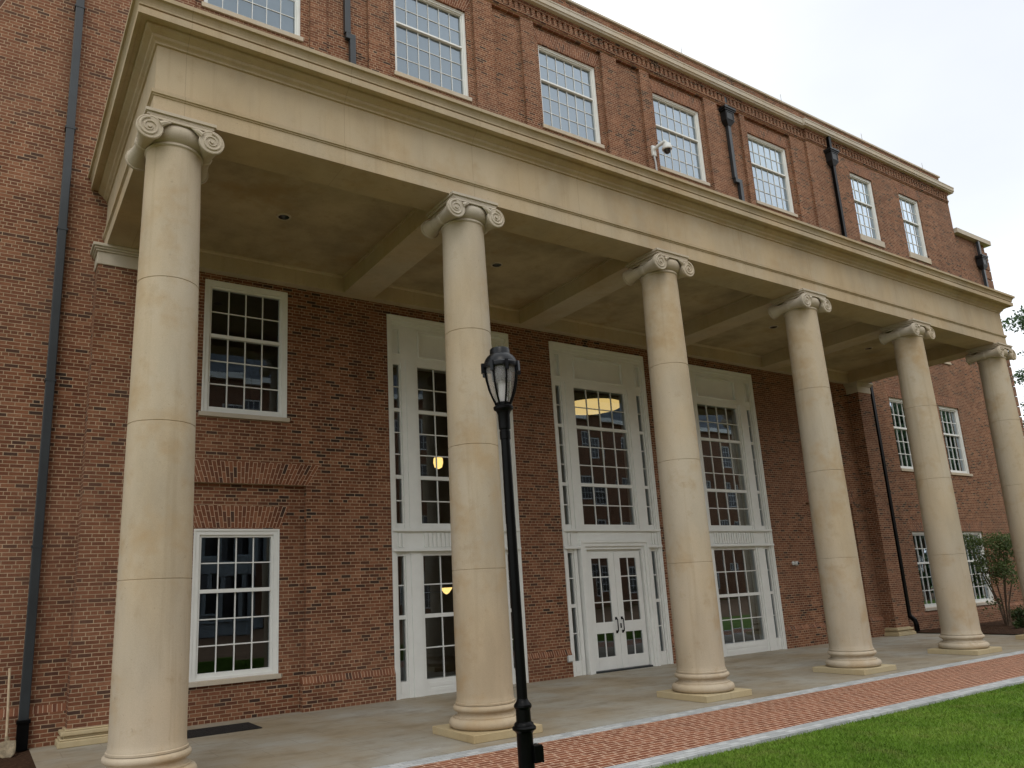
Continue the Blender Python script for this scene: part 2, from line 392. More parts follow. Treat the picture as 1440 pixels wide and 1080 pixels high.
# ---------------------------------------------------------------- mesh helpers
class MB:
    def __init__(s): s.v = []; s.f = []
    def quad(s, a, b, c, d):
        i = len(s.v); s.v += [a, b, c, d]; s.f.append((i, i+1, i+2, i+3))
    def box(s, x0, x1, y0, y1, z0, z1):
        i = len(s.v)
        s.v += [(x0, y0, z0), (x1, y0, z0), (x1, y1, z0), (x0, y1, z0), (x0, y0, z1), (x1, y0, z1), (x1, y1, z1), (x0, y1, z1)]
        s.f += [tuple(i+k for k in q) for q in ((0, 3, 2, 1), (4, 5, 6, 7), (0, 1, 5, 4), (1, 2, 6, 5), (2, 3, 7, 6), (3, 0, 4, 7))]
        return s
    def prism(s, prof, x0, x1):
        """profile [(y,z)...] counter-clockwise seen from -X, extruded along X"""
        i = len(s.v); n = len(prof)
        s.v += [(x0, y, z) for y, z in prof]+[(x1, y, z) for y, z in prof]
        for k in range(n):
            l = (k+1) % n
            s.f.append((i+k, i+l, i+n+l, i+n+k))
        s.f.append(tuple(i+k for k in reversed(range(n)))); s.f.append(tuple(i+n+k for k in range(n)))
        return s
    def lathe(s, prof, c=(0, 0, 0), seg=48, axis='z', capb=True, capt=True):
        i = len(s.v); n = len(prof)
        for r, h in prof:
            for k in range(seg):
                a = 2*math.pi*k/seg
                p = (r*math.cos(a), r*math.sin(a), h)
                if axis == 'y': p = (p[0], h, p[1])
                if axis == 'x': p = (h, p[0], p[1])
                s.v.append((p[0]+c[0], p[1]+c[1], p[2]+c[2]))
        for j in range(n-1):
            for k in range(seg):
                l = (k+1) % seg
                s.f.append((i+j*seg+k, i+j*seg+l, i+(j+1)*seg+l, i+(j+1)*seg+k))
        if capb: s.f.append(tuple(i+k for k in reversed(range(seg))))
        if capt: s.f.append(tuple(i+(n-1)*seg+k for k in range(seg)))
        return s
    def tube(s, pts, rad, seg=8, cap=True):
        pts = [Vector(p) for p in pts]; n = len(pts)
        rs = rad if hasattr(rad, '__len__') else [rad]*n
        i = len(s.v)
        up = None
        for k, p in enumerate(pts):
            t = (pts[min(k+1, n-1)]-pts[max(k-1, 0)]).normalized()
            if up is None:
                up = t.orthogonal().normalized()
            up = (up-t*up.dot(t)).normalized(); w = t.cross(up)
            for a in range(seg):
                an = 2*math.pi*a/seg
                q = p+(up*math.cos(an)+w*math.sin(an))*rs[k]
                s.v.append(tuple(q))
        for k in range(n-1):
            for a in range(seg):
                b = (a+1) % seg
                s.f.append((i+k*seg+a, i+k*seg+b, i+(k+1)*seg+b, i+(k+1)*seg+a))
        if cap:
            s.f.append(tuple(i+a for a in reversed(range(seg)))); s.f.append(tuple(i+(n-1)*seg+a for a in range(seg)))
        return s
    def panel(s, x0, x1, z0, z1, y, holes, depth):
        """wall face at y looking to -Y with rectangular holes and their reveals going back by depth"""
        xs = sorted({x0, x1, *[h[0] for h in holes], *[h[1] for h in holes]}); xs = [x for x in xs if x0-1e-6 <= x <= x1+1e-6]
        zs = sorted({z0, z1, *[h[2] for h in holes], *[h[3] for h in holes]}); zs = [z for z in zs if z0-1e-6 <= z <= z1+1e-6]
        for a, b in zip(xs, xs[1:]):
            for c, d in zip(zs, zs[1:]):
                mx, mz = (a+b)/2, (c+d)/2
                if any(h[0] < mx < h[1] and h[2] < mz < h[3] for h in holes): continue
                s.quad((a, y, c), (b, y, c), (b, y, d), (a, y, d))
        for h in holes:
            a, b, c, d = h[:4]; dp = h[4] if len(h) > 4 else depth; Y = y+dp
            s.quad((a, y, c), (a, y, d), (a, Y, d), (a, Y, c))
            s.quad((b, y, c), (b, Y, c), (b, Y, d), (b, y, d))
            s.quad((a, y, d), (b, y, d), (b, Y, d), (a, Y, d))
            if c > z0+1e-4: s.quad((a, y, c), (a, Y, c), (b, Y, c), (b, y, c))
        return s
    def obj(s, name, mat, parent=None, smooth=None, bevel=None, loc=None):
        """link as one mesh object; vertices are given in world space"""
        me = bpy.data.meshes.new(name)
        off = Vector((0, 0, 0))
        if loc is not None: off = Vector(loc)
        me.from_pydata([tuple(Vector(v)-off) for v in s.v], [], s.f)
        me.materials.append(mat)
        if smooth:
            me.polygons.foreach_set('use_smooth', [True]*len(me.polygons))
            me.set_sharp_from_angle(angle=R(smooth))
        me.update()
        o = bpy.data.objects.new(name, me); COL.objects.link(o)
        if parent is not None:
            o.parent = parent
            base = PW.get(parent.name, Vector((0, 0, 0)))
            o.location = off-base
            PW[o.name] = off.copy()
        else:
            o.location = off; PW[o.name] = off.copy()
        if bevel:
            b = o.modifiers.new('bevel', 'BEVEL'); b.width = bevel; b.segments = 2; b.limit_method = 'ANGLE'; b.angle_limit = R(40)
        return o
PW = {}      # world position of every object's origin

def empty(name, loc):
    o = bpy.data.objects.new(name, None); COL.objects.link(o); o.location = loc; o.empty_display_size = 0.3
    PW[o.name] = Vector(loc); return o
def tag(o, label=None, cat=None, group=None, kind=None):
    if label: o['label'] = label
    if cat: o['category'] = cat
    if group: o['group'] = group
    if kind: o['kind'] = kind
    return o
def copy_tree(o, parent=None):
    c = o.copy(); COL.objects.link(c)
    if parent is not None: c.parent = parent
    for ch in list(o.children): copy_tree(ch, c)
    return c

# key planes
YW, YP = 4.66, 4.61              # wall face, brick plinth face
CX = 12.0
BAYS = [(7.27, False), (11.985, True), (16.76, False)]

# ================================================================ ground
g = MB()
for i in range(40):
    for j in range(40):
        xs = [-400+20*i, -380+20*i]; ys = [-400+20*j, -380+20*j]
        g.quad((xs[0], ys[0], -0.05), (xs[1], ys[0], -0.05), (xs[1], ys[1], -0.05), (xs[0], ys[1], -0.05))
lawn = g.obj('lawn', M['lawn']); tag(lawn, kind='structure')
tag(MB().box(-0.97, 24.95, -0.86, YW+0.4, -0.14, 0.0).obj('porch_floor', M['porch']), kind='structure')
tag(MB().box(-60, 90, -1.17, -0.862, -0.14, -0.006).obj('granite_edging', M['granite']), kind='structure')
tag(MB().box(-60, 90, -2.96, -1.172, -0.14, -0.010).obj('brick_path', M['path']), kind='structure')
tag(MB().box(-60, 90, -3.26, -2.962, -0.14, -0.004).obj('granite_edging', M['granite']), kind='structure')

def bed(name, x0, x1, y0, y1, h, seed):
    rng = np.random.default_rng(seed); nx, ny = max(8, int((x1-x0)/0.2)), max(8, int((y1-y0)/0.2))
    m = MB()
    hh = rng.normal(0, 1, (nx+1, ny+1))
    for _ in range(2):
        hh = (hh+np.roll(hh, 1, 0)+np.roll(hh, -1, 0)+np.roll(hh, 1, 1)+np.roll(hh, -1, 1))/3.2
    for i in range(nx+1):
        for j in range(ny+1):
            e = min(i, j, nx-i, ny-j)
            z = h+hh[i, j]*0.035 if e > 0 else h+0.01
            m.v.append((x0+(x1-x0)*i/nx, y0+(y1-y0)*j/ny, z))
    for i in range(nx):
        for j in range(ny):
            a = i*(ny+1)+j; m.f.append((a, a+ny+1, a+ny+2, a+1))
    return tag(m.obj(name, M['soil'], smooth=60), kind='structure')
bed('soil_bed', 24.96, 37.4, -0.8, YW-0.02, 0.02, 3)
bed('soil_bed', -13.0, -0.968, -0.8, YW-0.02, -0.015, 4)

ct = MB(); ct.box(-70, 110, -39.0, -11.2, -0.2, -0.046)
tag(ct.obj('bounce_paving', M['bounce']), kind='structure')  # unseen paving added for warm bounce light and darker window reflections

# ================================================================ building
B = empty('brick_building', (12, YW, 0))
tag(B, 'large red brick hall with white paned windows, pale cornice and parapet behind the porch', 'building')

wall = MB()
porch_win = [(1.52, 3.23, 5.79, 8.56), (24-3.23+0.15, 24-1.52+0.15, 5.79, 8.56)]
porch_low = [(1.49, 3.14, 0.75, 3.52), (24-3.14+0.15, 24-1.49+0.15, 0.75, 3.52)]
RD = 0.125
recess = [(0.98, 3.655, 0.0, 4.40, RD), (20.40, 22.98, 0.0, 4.40, RD)]
holes = [(c-1.70, c+1.70, 0.0, 8.46, 0.35) for c, _ in BAYS]+[(*w, 0.3) for w in porch_win]+recess
wall.panel(-0.2, 24.2, 0.0, 10.1, YW, holes, 0.3)
for rc, lw in zip(recess, porch_low):
    wall.panel(rc[0], rc[1], 0.0, 4.40, YW+RD, [(*lw, 0.25)], 0.25)
# wings
WX = [(26.47, 28.07), (30.08, 31.68)]
WZ = [(0.75, 3.46), (5.78, 8.52), (10.5, 13.12), (15.2, 17.97)]
def wing(sgn):
    f = (lambda x: x) if sgn > 0 else (lambda x: 24-x)
    hs = []
    for a, b in WX:
        p, q = sorted((f(a), f(b)))
        for z0, z1 in WZ: hs.append((p, q, z0, z1, 0.3))
    a, b = sorted((f(23.72), f(34.48)))
    lo = [h for h in hs if h[3] < 14]; hi = [h for h in hs if h[3] > 14]
    a1, b1 = sorted((f(24.2), f(34.48)))
    wall.panel(a1, b1, 0.0, 10.1, YW, [h for h in lo if h[3] < 10], 0.3)
    wall.panel(a, b, 10.1, 19.2, YW, [h for h in hs if h[3] > 10], 0.3)
    # lower end block
    p, q = sorted((f(34.48), f(37.45)))
    wall.panel(p, q, 0.0, 17.1, YW+0.10, [], 0.3)
    return hs
WH = wing(1)+wing(-1)
# end faces, flank and parapet
for x, s_ in ((34.48, 1), (24-34.48, -1)):
    wall.quad((x, YW, 0), (x, YW+0.1, 0), (x, YW+0.1, 17.1), (x, YW, 17.1)); wall.quad((x, YW, 17.1), (x, 22, 17.1), (x, 22, 19.2), (x, YW, 19.2))
for x in (37.45, 24-37.45):
    wall.quad((x, YW+0.1, 0), (x, 22, 0), (x, 22, 17.1), (x, YW+0.1, 17.1))
for x in (23.72, 0.28):
    wall.quad((x, YW, 10.1), (x, YW+0.09, 10.1), (x, YW+0.09, 19.2), (x, YW, 19.2))
# upper central wall: strips at y=YU, panels one brick deeper
YU = YW+0.09
WC = [2.45, 7.20, 11.97, 16.70, 21.50]
up_holes = [(c-1.32, c+1.32, 14.5, 18.50, 0.10) for c in WC]
blank = [(4.27, 5.37), (9.17, 10.18), (13.94, 14.96), (18.70, 19.92)]
blank[0] = (4.18, 5.30)
up_holes += [(a, b, 14.5, 18.50, 0.10) for a, b in blank]
wall.panel(0.28, 23.72, 10.1, 19.2, YU, up_holes, 0.1)
UPW = [(c-1.12, c+1.12, 15.2, 17.95) for c in WC]
for c, w in zip(WC, UPW):
    wall.panel(c-1.32, c+1.32, 14.5, 18.50, YU+0.10, [(*w, 0.3)], 0.3)
for a, b in blank:
    wall.panel(a, b, 14.5, 18.50, YU+0.10, [], 0.1)
# parapet above the stone band, roof deck
wall.box(-10.4, 34.4, YW+0.16, YW+0.5, 19.28, 19.92)
wall.box(34.6, 37.3, YW+0.2, YW+0.5, 17.1, 17.2)
wall.obj('wall', M['brick'], B)
tag(MB().box(-10.3, 34.3, YW+0.52, 22, 19.0, 19.2).box(-13.3, -10.48, YW+0.55, 22, 16.9, 17.05).box(34.48, 37.3, YW+0.55, 22, 16.9, 17.05).obj('roof', M['slate_metal'], B))

# brick plinth with its sloping cap of bricks on edge
def plinth(x0, x1, yf=YP, zt=0.52, yb=YW+0.12):
    MB().box(x0, x1, yf, yb, 0.0, zt).obj('plinth', M['brick'], B)
    MB().prism([(yf, zt), (YW+0.002, zt+0.12), (yb, zt+0.12), (yb, zt)], x0, x1).obj('plinth_cap', M['soldier'], B)
for a, b in ((3.57, 5.57), (8.97, 10.28), (13.69, 15.06), (18.46, 20.45)):
    plinth(a, b)
plinth(0.30, 1.06); plinth(22.93, 23.70)
plinth(24.48, 34.50, YW-0.05); plinth(-10.50, -0.46, YW-0.05)

# jack arches, 3 mm proud
def arch(xc, hw, z0, h, y):
    k = h/2.2
    m = MB()
    f = [(xc-hw, y, z0), (xc+hw, y, z0), (xc+hw+k*hw*1.0, y, z0+h), (xc-hw-k*hw*1.0, y, z0+h)]
    b = [(p[0], y+0.02, p[2]) for p in f]
    m.v = f+b; m.f = [(0, 1, 2, 3), (0, 4, 5, 1), (1, 5, 6, 2), (2, 6, 7, 3), (3, 7, 4, 0)]
    return m.obj('brick_arch', M['arch'], B, loc=(xc, y, z0))
for rc, lw in zip(recess, porch_low):
    arch((rc[0]+rc[1])/2, (rc[1]-rc[0])/2+0.02, 4.402, 0.43, YW-0.004)
    arch((lw[0]+lw[1])/2, (lw[1]-lw[0])/2+0.03, 3.545, 0.43, YW+RD-0.004)
for c in WC:
    arch(c, 1.14, 17.97, 0.44, YU+0.10-0.004)
for a, b, z0, z1, _ in WH:
    arch((a+b)/2, (b-a)/2+0.02, z1+0.01, 0.41, YW-0.004)

# ---- cornice: brick dentil band, stone band, coping
dn = MB()
def dentils(x0, x1, y):
    dn.box(x0, x1, y-0.03, y, 18.555, 18.61); dn.box(x0, x1, y-0.055, y, 18.61, 18.665)
    n = int((x1-x0)/0.205); st = (x1-x0)/n
    for i in range(n):
        dn.box(x0+i*st+0.03, x0+i*st+0.03+0.115, y-0.05, y, 18.68, 18.90)
    dn.box(x0, x1, y-0.06, y, 18.905, 18.97); dn.box(x0, x1, y-0.085, y, 18.97, 19.035)
dentils(0.281, 23.719, YU); dentils(23.70, 34.47, YW); dentils(-10.47, 0.30, YW)
dn.obj('dentil_band', M['brick'], B)
bd = MB()
def band(x0, x1, y, o=0.25):
    bd.prism([(y+0.15, 19.037), (y-o+0.05, 19.037), (y-o+0.03, 19.09), (y-o, 19.10), (y-o, 19.24), (y-o-0.015, 19.25), (y-o-0.015, 19.29), (y+0.15, 19.31)], x0, x1)
band(0.275-0.2, 23.475, YU); band(23.48, 34.72, YW); band(-10.72, 0.07, YW)
bd.box(34.485, 34.74, YW+0.155, 22, 19.04, 19.29)
bd.box(34.55, 37.75, YW-0.12, 6.0, 17.1, 17.32)
bd.obj('stone_band', M['sill'], B)
cg = MB().box(-10.45, 34.45, YW+0.10, YW+0.56, 19.922, 19.99).box(34.32, 34.44, YW+0.565, 22, 19.922, 19.99)
cg.obj('coping', M['sill'], B)

# quoins on the far corner
qn = MB()
for i in range(34):
    z = 0.62+i*0.475
    if z+0.45 > 17.0: break
    qn.box(36.75, 37.52, YW+0.04, YW+0.6, z, z+0.425)
qn.obj('quoin', M['brick'], B)

# end pilasters with stone base and cap
def pilaster(x0, x1):
    MB().box(x0, x1, 4.24, YW+0.05, 0.26, 8.32).obj('pilaster', M['brick'], B)
    b = MB()
    xm, hw = (x0+x1)/2, (x1-x0)/2
    for o, a, c in ((0.13, 0.0, 0.10), (0.10, 0.10, 0.13), (0.05, 0.13, 0.17), (0.09, 0.17, 0.235), (0.03, 0.235, 0.262)):
        b.box(xm-hw-o, xm+hw+o, 4.24-o, YW+0.04, a, c)
    b.obj('pilaster_base', M['stone_pl'], B, bevel=0.018)
    c_ = MB()
    for o, a, c in ((0.02, 8.318, 8.56), (0.05, 8.56, 8.60), (0.08, 8.60, 8.64), (0.11, 8.64, 8.699)):
        c_.box(xm-hw-o, xm+hw+o, 4.24-o, YW+0.04, a, c)
    c_.obj('pilaster_cap', M['stone_cap'], B, bevel=0.012)
pilaster(-0.48, 0.30); pilaster(23.72, 24.50)

# ---- windows
def panes(gm, x0, x1, z0, z1, y, xs, zs):
    """one quad per pane, each tilted a hair as real glazing is"""
    X = [x0]+xs+[x1]; Z = [z0]+zs+[z1]
    for a, b in zip(X, X[1:]):
        for c, d in zip(Z, Z[1:]):
            t = [random.uniform(-0.0016, 0.0016) for _ in range(3)]
            gm.quad((a, y+t[0]+t[1], c), (b, y+t[0]-t[1], c), (b, y+t[2]-t[1], d), (a, y+t[2]+t[1], d))
def lattice(sm, x0, x1, z0, z1, y, xs, zs, w=0.022):
    for x in xs: sm.box(x-w/2, x+w/2, y-0.022, y+0.012, z0, z1)
    for z in zs: sm.box(x0, x1, y-0.019, y+0.010, z-w/2, z+w/2)

def window(x0, x1, z0, z1, yf, cols, yg=None, casing=0.11, sill=0.09, sill_proud=0.06, wall_y=YW, shade=0, mw=0.022, depth=0.14):
    """double-hung sash: two rows of panes over three"""
    yg = yf+0.10 if yg is None else yg
    c = casing; yb = yf+depth+0.04
    f = MB()
    f.box(x0, x0+c, yf, yb, z0, z1); f.box(x1-c, x1, yf, yb, z0, z1)
    f.box(x0+c, x1-c, yf, yb, z1-c, z1); f.box(x0+c, x1-c, yf+0.01, yb, z0, z0+0.05)
    e = 0.035     # outer bead
    f.box(x0-0.001, x0+e, yf-0.018, yf, z0, z1); f.box(x1-e, x1+0.001, yf-0.018, yf, z0, z1); f.box(x0+e, x1-e, yf-0.018, yf, z1-e, z1+0.001)
    w = f.obj('window', M['white'], B)
    s = MB(); ix0, ix1, iz0, iz1 = x0+c, x1-c, z0+0.05, z1-c
    st = 0.045 if z1 < 14 else 0.032
    mr = 0.035 if z1 < 14 else 0.024
    zm = iz0+(iz1-iz0)*0.595
    y1 = yf+0.035
    s.box(ix0, ix0+st, y1, yg+0.03, iz0, iz1); s.box(ix1-st, ix1, y1, yg+0.03, iz0, iz1)
    s.box(ix0+st, ix1-st, y1+0.002, yg+0.03, iz1-st, iz1); s.box(ix0+st, ix1-st, y1+0.002, yg+0.03, iz0, iz0+0.075)
    s.box(ix0+st, ix1-st, y1-0.012, yg+0.03, zm-mr, zm+mr)
    gx0, gx1 = ix0+st, ix1-st
    xs = [gx0+(gx1-gx0)*k/cols for k in range(1, cols)]
    zu = [zm+0.035+(iz1-st-zm-0.035)*0.5]; zl = [iz0+0.075+(zm-0.035-iz0-0.075)*k/3 for k in (1, 2)]
    lattice(s, gx0, gx1, zm+0.035, iz1-st, yg, xs, zu, mw); lattice(s, gx0, gx1, iz0+0.075, zm-0.035, yg, xs, zl, mw)
    s.obj('sash', M['white'], w)
    gm = MB(); panes(gm, gx0, gx1, zm+0.03, iz1-st+0.005, yg, xs, zu); panes(gm, gx0, gx1, iz0+0.07, zm-0.03, yg, xs, zl)
    gm.obj('glass', M['glass'], w)
    MB().box(x0-0.05, x1+0.05, wall_y-sill_proud, yb, z0-sill, z0-0.001).obj('sill', M['sill'], w, bevel=0.008)
    if shade:
        MB().box(gx0-0.01, gx1+0.01, yg+0.05, yg+0.06, zm if shade == 1 else iz0+0.02, iz1).obj('shade_and_sky_tone', M['shade' if shade == 1 else 'sky_tone_grey'], w)
        if shade == 1:
            MB().box(gx0-0.01, gx1+0.01, yg+0.065, yg+0.075, iz0+0.02, zm+0.05).obj('shade_and_sky_tone', M['sky_tone_grey'], w)
    return w
for w in porch_win: window(*w, YW+0.01, 4)
for w in porch_low: window(*w, YW+RD+0.01, 4, wall_y=YW+RD)
for i, w in enumerate(UPW): window(*w, YU+0.17, 6, casing=0.075, wall_y=YU+0.10, sill=0.12, sill_proud=0.05, shade=(1 if i == 4 else 2), mw=0.015)
for (a, b, z0, z1, _) in WH:
    window(a, b, z0, z1, YW+0.07, 4, casing=0.09, sill=(0.26 if z1 > 14 else 0.10), sill_proud=0.05, mw=0.026, shade=((1 if 26 < a < 27 else 2) if z1 > 14 else 0))

# ---- tall glazed bays
def bay(cx, door):
    f = MB(); YB = YW+0.30
    def bx(x0, x1, z0, z1, yf, yb=YB): f.box(cx+x0, cx+x1, yf, yb, z0, z1)
    def sym(x0, x1, z0, z1, yf, yb=YB):
        bx(x0, x1, z0, z1, yf, yb); bx(-x1, -x0, z0, z1, yf, yb)
    y0 = YW-0.012
    sym(1.655, 1.70, 0.0, 8.455, y0-0.012); sym(1.60, 1.655, 0.0, 8.40, y0+0.004); sym(1.555, 1.60, 0.0, 8.24, y0+0.045)
    bx(-1.655, 1.655, 8.40, 8.455, y0-0.03); bx(-1.60, 1.60, 8.32, 8.40, y0-0.004); bx(-1.60, 1.60, 8.24, 8.32, y0+0.03)
    # posts between main light and side lights
    for z0, z1 in ((3.53, 8.24), (0.0, 3.03)):
        if door and z0 == 0.0:
            sym(1.24, 1.345, z0, z1, y0+0.05)
        else:
            sym(1.23, 1.345, z0, z1, y0+0.055); sym(0.99, 1.228, z0, z1 if z1 < 8 else 7.41, y0+0.03); sym(0.925, 0.99, z0, z1, y0+0.06)
    # transom panels
    sym(1.345, 1.555, 7.41, 7.52, y0+0.062); sym(1.345, 1.555, 8.17, 8.24, y0+0.062); sym(1.345, 1.555, 7.52, 8.17, y0+0.125)
    bx(-0.925, 0.925, 7.41, 7.52, y0+0.064); bx(-0.925, 0.925, 8.17, 8.24, y0+0.064); bx(-0.88, 0.88, 7.52, 8.17, y0+0.125)
    for a, b in ((-0.88, 0.88), (1.345, 1.555), (-1.555, -1.345)):          # bolection round each panel
        for p, q, r_, t in ((a, a+0.03, 7.52, 8.17), (b-0.03, b, 7.52, 8.17), (a+0.03, b-0.03, 7.52, 7.555), (a+0.03, b-0.03, 8.135, 8.17)): bx(p, q, r_, t, y0+0.035, y0+0.125)
    sym(0.88, 0.925, 7.52, 8.17, y0+0.064); sym(0.99, 1.23, 7.412, 8.24, y0+0.058)
    # light frames round the upper glass
    bx(-0.925, 0.925, 7.29, 7.41, y0+0.075); bx(-0.925, 0.925, 3.53, 3.645, y0+0.075)
    sym(1.345, 1.555, 7.29, 7.41, y0+0.075); sym(1.345, 1.555, 3.53, 3.645, y0+0.075)
    # ledges and fluted band
    def ledge(x0, x1, z0, z1, yf): bx(x0, x1, z0, z1, yf)
    ledge(-1.69, 1.69, 3.465, 3.53, y0-0.035)
    if not door:
        ledge(-1.69, 1.69, 3.03, 3.085, y0-0.045)
        bx(-1.60, 1.60, 3.085, 3.465, y0+0.035)
    else:
        for s_ in (-1, 1):
            a, b = sorted((s_*1.19, s_*1.69)); ledge(a, b, 3.03, 3.085, y0-0.045)
            a, b = sorted((s_*1.19, s_*1.60)); bx(a, b, 3.085, 3.465, y0+0.035)
        bx(-1.19, 1.19, 3.245, 3.465, y0+0.02)
    for x in (1.385, 1.475): sym(x, x+0.06, 3.125, 3.425, y0+0.003, y0+0.036)
    if not door:
        n = 17
        for k in range(n):
            x = -0.86+1.72*k/(n-1); bx(x-0.033, x+0.033, 3.125, 3.425, y0+0.003, y0+0.036)
    # lower lights
    sym(1.345, 1.555, 2.935, 3.03, y0+0.075); sym(1.345, 1.555, 0.0, 0.335, y0+0.07); sym(1.37, 1.53, 0.09, 0.27, y0+0.062, y0+0.07)
    if not door:
        bx(-0.925, 0.925, 2.935, 3.03, y0+0.075); bx(-0.925, 0.925, 0.0, 0.325, y0+0.07)
        bx(-0.85, 0.85, 0.06, 0.14, y0+0.062, y0+0.07); bx(-0.85, 0.85, 0.18, 0.25, y0+0.062, y0+0.07)
    else:
        for o, w_, t in ((0.0, 0.075, -0.05), (0.075, 0.09, -0.025), (0.165, 0.075, 0.02)):
            x1 = 1.19-o; sym(x1-w_, x1, 0.0, 3.245-o, y0+t)
            bx(-x1+w_, x1-w_, 3.245-o-w_*1.0, 3.245-o, y0+t+0.0015)
        bx(-0.95, 0.95, 2.955, 3.005, y0+0.10)
    w = f.obj('tall_window', M['white'], B)
    tag(w, 'central tall window above the double doors' if door else None)
    yg = YW+0.135
    def light(x0, x1, z0, z1, xs, zs, thick):
        st = 0.03; s = MB(); gm = MB()
        s.box(cx+x0-0.006, cx+x0+st, yg-0.05, yg+0.03, z0, z1); s.box(cx+x1-st, cx+x1+0.006, yg-0.05, yg+0.03, z0, z1)
        zz = [z for z in zs]
        for x in xs: s.box(cx+x-0.012, cx+x+0.012, yg-0.022, yg+0.012, z0, z1)
        for z in zz: s.box(cx+x0+st, cx+x1-st, yg-0.019, yg+0.010, z-0.012, z+0.012)
        for z in thick: s.box(cx+x0+st, cx+x1-st, yg-0.045, yg+0.03, z-0.042, z+0.042)
        panes(gm, cx+x0+st-0.005, cx+x1-st+0.005, z0-0.005, z1+0.005, yg, [cx+x for x in xs], sorted(zs+thick))
        s.obj('sash', M['white'], w); gm.obj('glass', M['glass'], w)
    mx = [-0.445, 0.0, 0.445]
    light(-0.925, 0.925, 3.645, 7.29, mx, [6.77, 5.70, 5.20, 4.15], [6.22, 4.68])
    for a, b in ((-1.555, -1.345), (1.345, 1.555)):
        light(a, b, 3.645, 7.29, [], [6.77, 5.70, 5.20, 4.15], [6.22, 4.68])
        light(a, b, 0.335, 2.935, [], [2.31, 0.98], [1.64])
    if not door: light(-0.925, 0.925, 0.325, 2.935, mx, [2.31, 0.97], [1.64])
    if door:
        for s_ in (-1, 1):
            d = MB(); g2 = MB(); yd = YW+0.07; ye = yd+0.05
            def dx(a, b, z0, z1, yf=yd, yb=ye):
                p, q = sorted((s_*a, s_*b)); d.box(cx+p, cx+q, yf, yb, z0, z1)
            dx(0.004, 0.20, 0.045, 2.95); dx(0.77, 0.925, 0.045, 2.95)
            dx(0.20, 0.77, 2.78, 2.95); dx(0.20, 0.77, 0.92, 1.19); dx(0.20, 0.77, 0.045, 0.35)
            for z in (2.31, 1.68): dx(0.20, 0.77, z-0.013, z+0.013, yd+0.012, ye-0.005)
            dx(0.472, 0.498, 1.19, 2.78, yd+0.010, ye-0.004); dx(0.472, 0.498, 0.35, 0.92, yd+0.010, ye-0.004)
            dr = d.obj('door', M['white'], B, bevel=0.004)
            p, q = sorted((s_*0.195, s_*0.775))
            panes(g2, cx+p, cx+q, 0.345, 0.925, yd+0.03, [cx+s_*0.485], []); panes(g2, cx+p, cx+q, 1.185, 2.785, yd+0.03, [cx+s_*0.485], [1.68, 2.31])
            g2.obj('glass', M['glass'], dr)
            h = MB(); xh = cx+s_*0.10
            h.tube([(xh, yd, 0.93), (xh, yd-0.055, 0.95), (xh, yd-0.06, 1.0), (xh, yd-0.06, 1.2), (xh, yd-0.055, 1.25), (xh, yd, 1.27)], 0.014, 10)
            h.box(xh-0.03, xh+0.03, yd-0.008, yd+0.002, 0.90, 0.97).box(xh-0.03, xh+0.03, yd-0.008, yd+0.002, 1.23, 1.30)
            h.obj('handle', M['black'], dr, smooth=40)
            if s_ > 0:
                MB().box(cx+0.03, cx+0.07, yd-0.012, yd+0.002, 1.02, 1.14).obj('lock', M['black'], dr, bevel=0.004)
        MB().box(cx-0.95, cx+0.95, YW-0.03, YW+0.2, 0.0015, 0.04).obj('threshold', M['slate_metal'], B)
for c, d in BAYS: bay(c, d)

# ---- rooms behind the glass
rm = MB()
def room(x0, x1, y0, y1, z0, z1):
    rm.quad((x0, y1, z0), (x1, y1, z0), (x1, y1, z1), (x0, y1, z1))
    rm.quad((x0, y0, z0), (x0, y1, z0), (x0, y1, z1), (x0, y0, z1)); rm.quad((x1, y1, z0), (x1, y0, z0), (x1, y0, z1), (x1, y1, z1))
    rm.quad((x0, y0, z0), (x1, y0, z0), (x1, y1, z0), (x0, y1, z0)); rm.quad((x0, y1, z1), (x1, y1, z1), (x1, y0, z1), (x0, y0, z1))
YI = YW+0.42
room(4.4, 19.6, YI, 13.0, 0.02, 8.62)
for a, b in ((-0.3, 4.3), (19.7, 24.2)):
    room(a, b, YI, 11, 0.05, 4.6); room(a, b, YI, 11, 4.7, 8.9)
room(0.3, 23.7, YI+0.2, 12, 13.8, 18.6)
for a, b in ((24.3, 34.4), (-10.4, -0.4)):
    for z0, z1 in ((0.05, 4.6), (4.7, 8.9), (9.0, 13.7), (13.8, 18.6)): room(a, b, YI, 11, z0, z1)
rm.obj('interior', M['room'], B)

# ================================================================ portico roof (entablature, ceiling, beams)
PR = empty('portico_roof', (12, 2.2, 8.7))
tag(PR, 'pale stone entablature with deep cornice and plaster ceiling carried by the row of columns', 'portico')
prof = [(0.36, 8.70), (0.36, 8.965), (0.375, 8.972), (0.375, 8.99), (0.395, 8.997), (0.40, 9.05), (0.345, 9.062), (0.345, 9.775), (0.372, 9.785), (0.372, 9.81),
        (0.385, 9.825), (0.42, 9.85), (0.43, 9.87), (0.43, 9.885), (0.46, 9.905), (0.505, 9.93), (0.52, 9.955), (0.52, 9.985), (0.60, 9.99), (0.60, 9.972), (0.648, 9.972), (0.650, 10.075),
        (0.585, 10.080), (0.580, 10.107), (0.640, 10.112), (0.641, 10.14), (0.650, 10.17), (0.666, 10.20), (0.678, 10.218), (0.712, 10.226), (0.714, 10.285), (0.66, 10.30), (0.0, 10.31)]
en = MB()
def ring(o, z): return [(-o, YW+0.06, z), (-o, -o, z), (24+o, -o, z), (24+o, YW+0.06, z)]
rings = [ring(*p) for p in prof]
for r in rings: en.v += r
for j in range(len(rings)-1):
    for k in range(3):
        a = j*4+k; en.f.append((a, a+1, a+5, a+4))
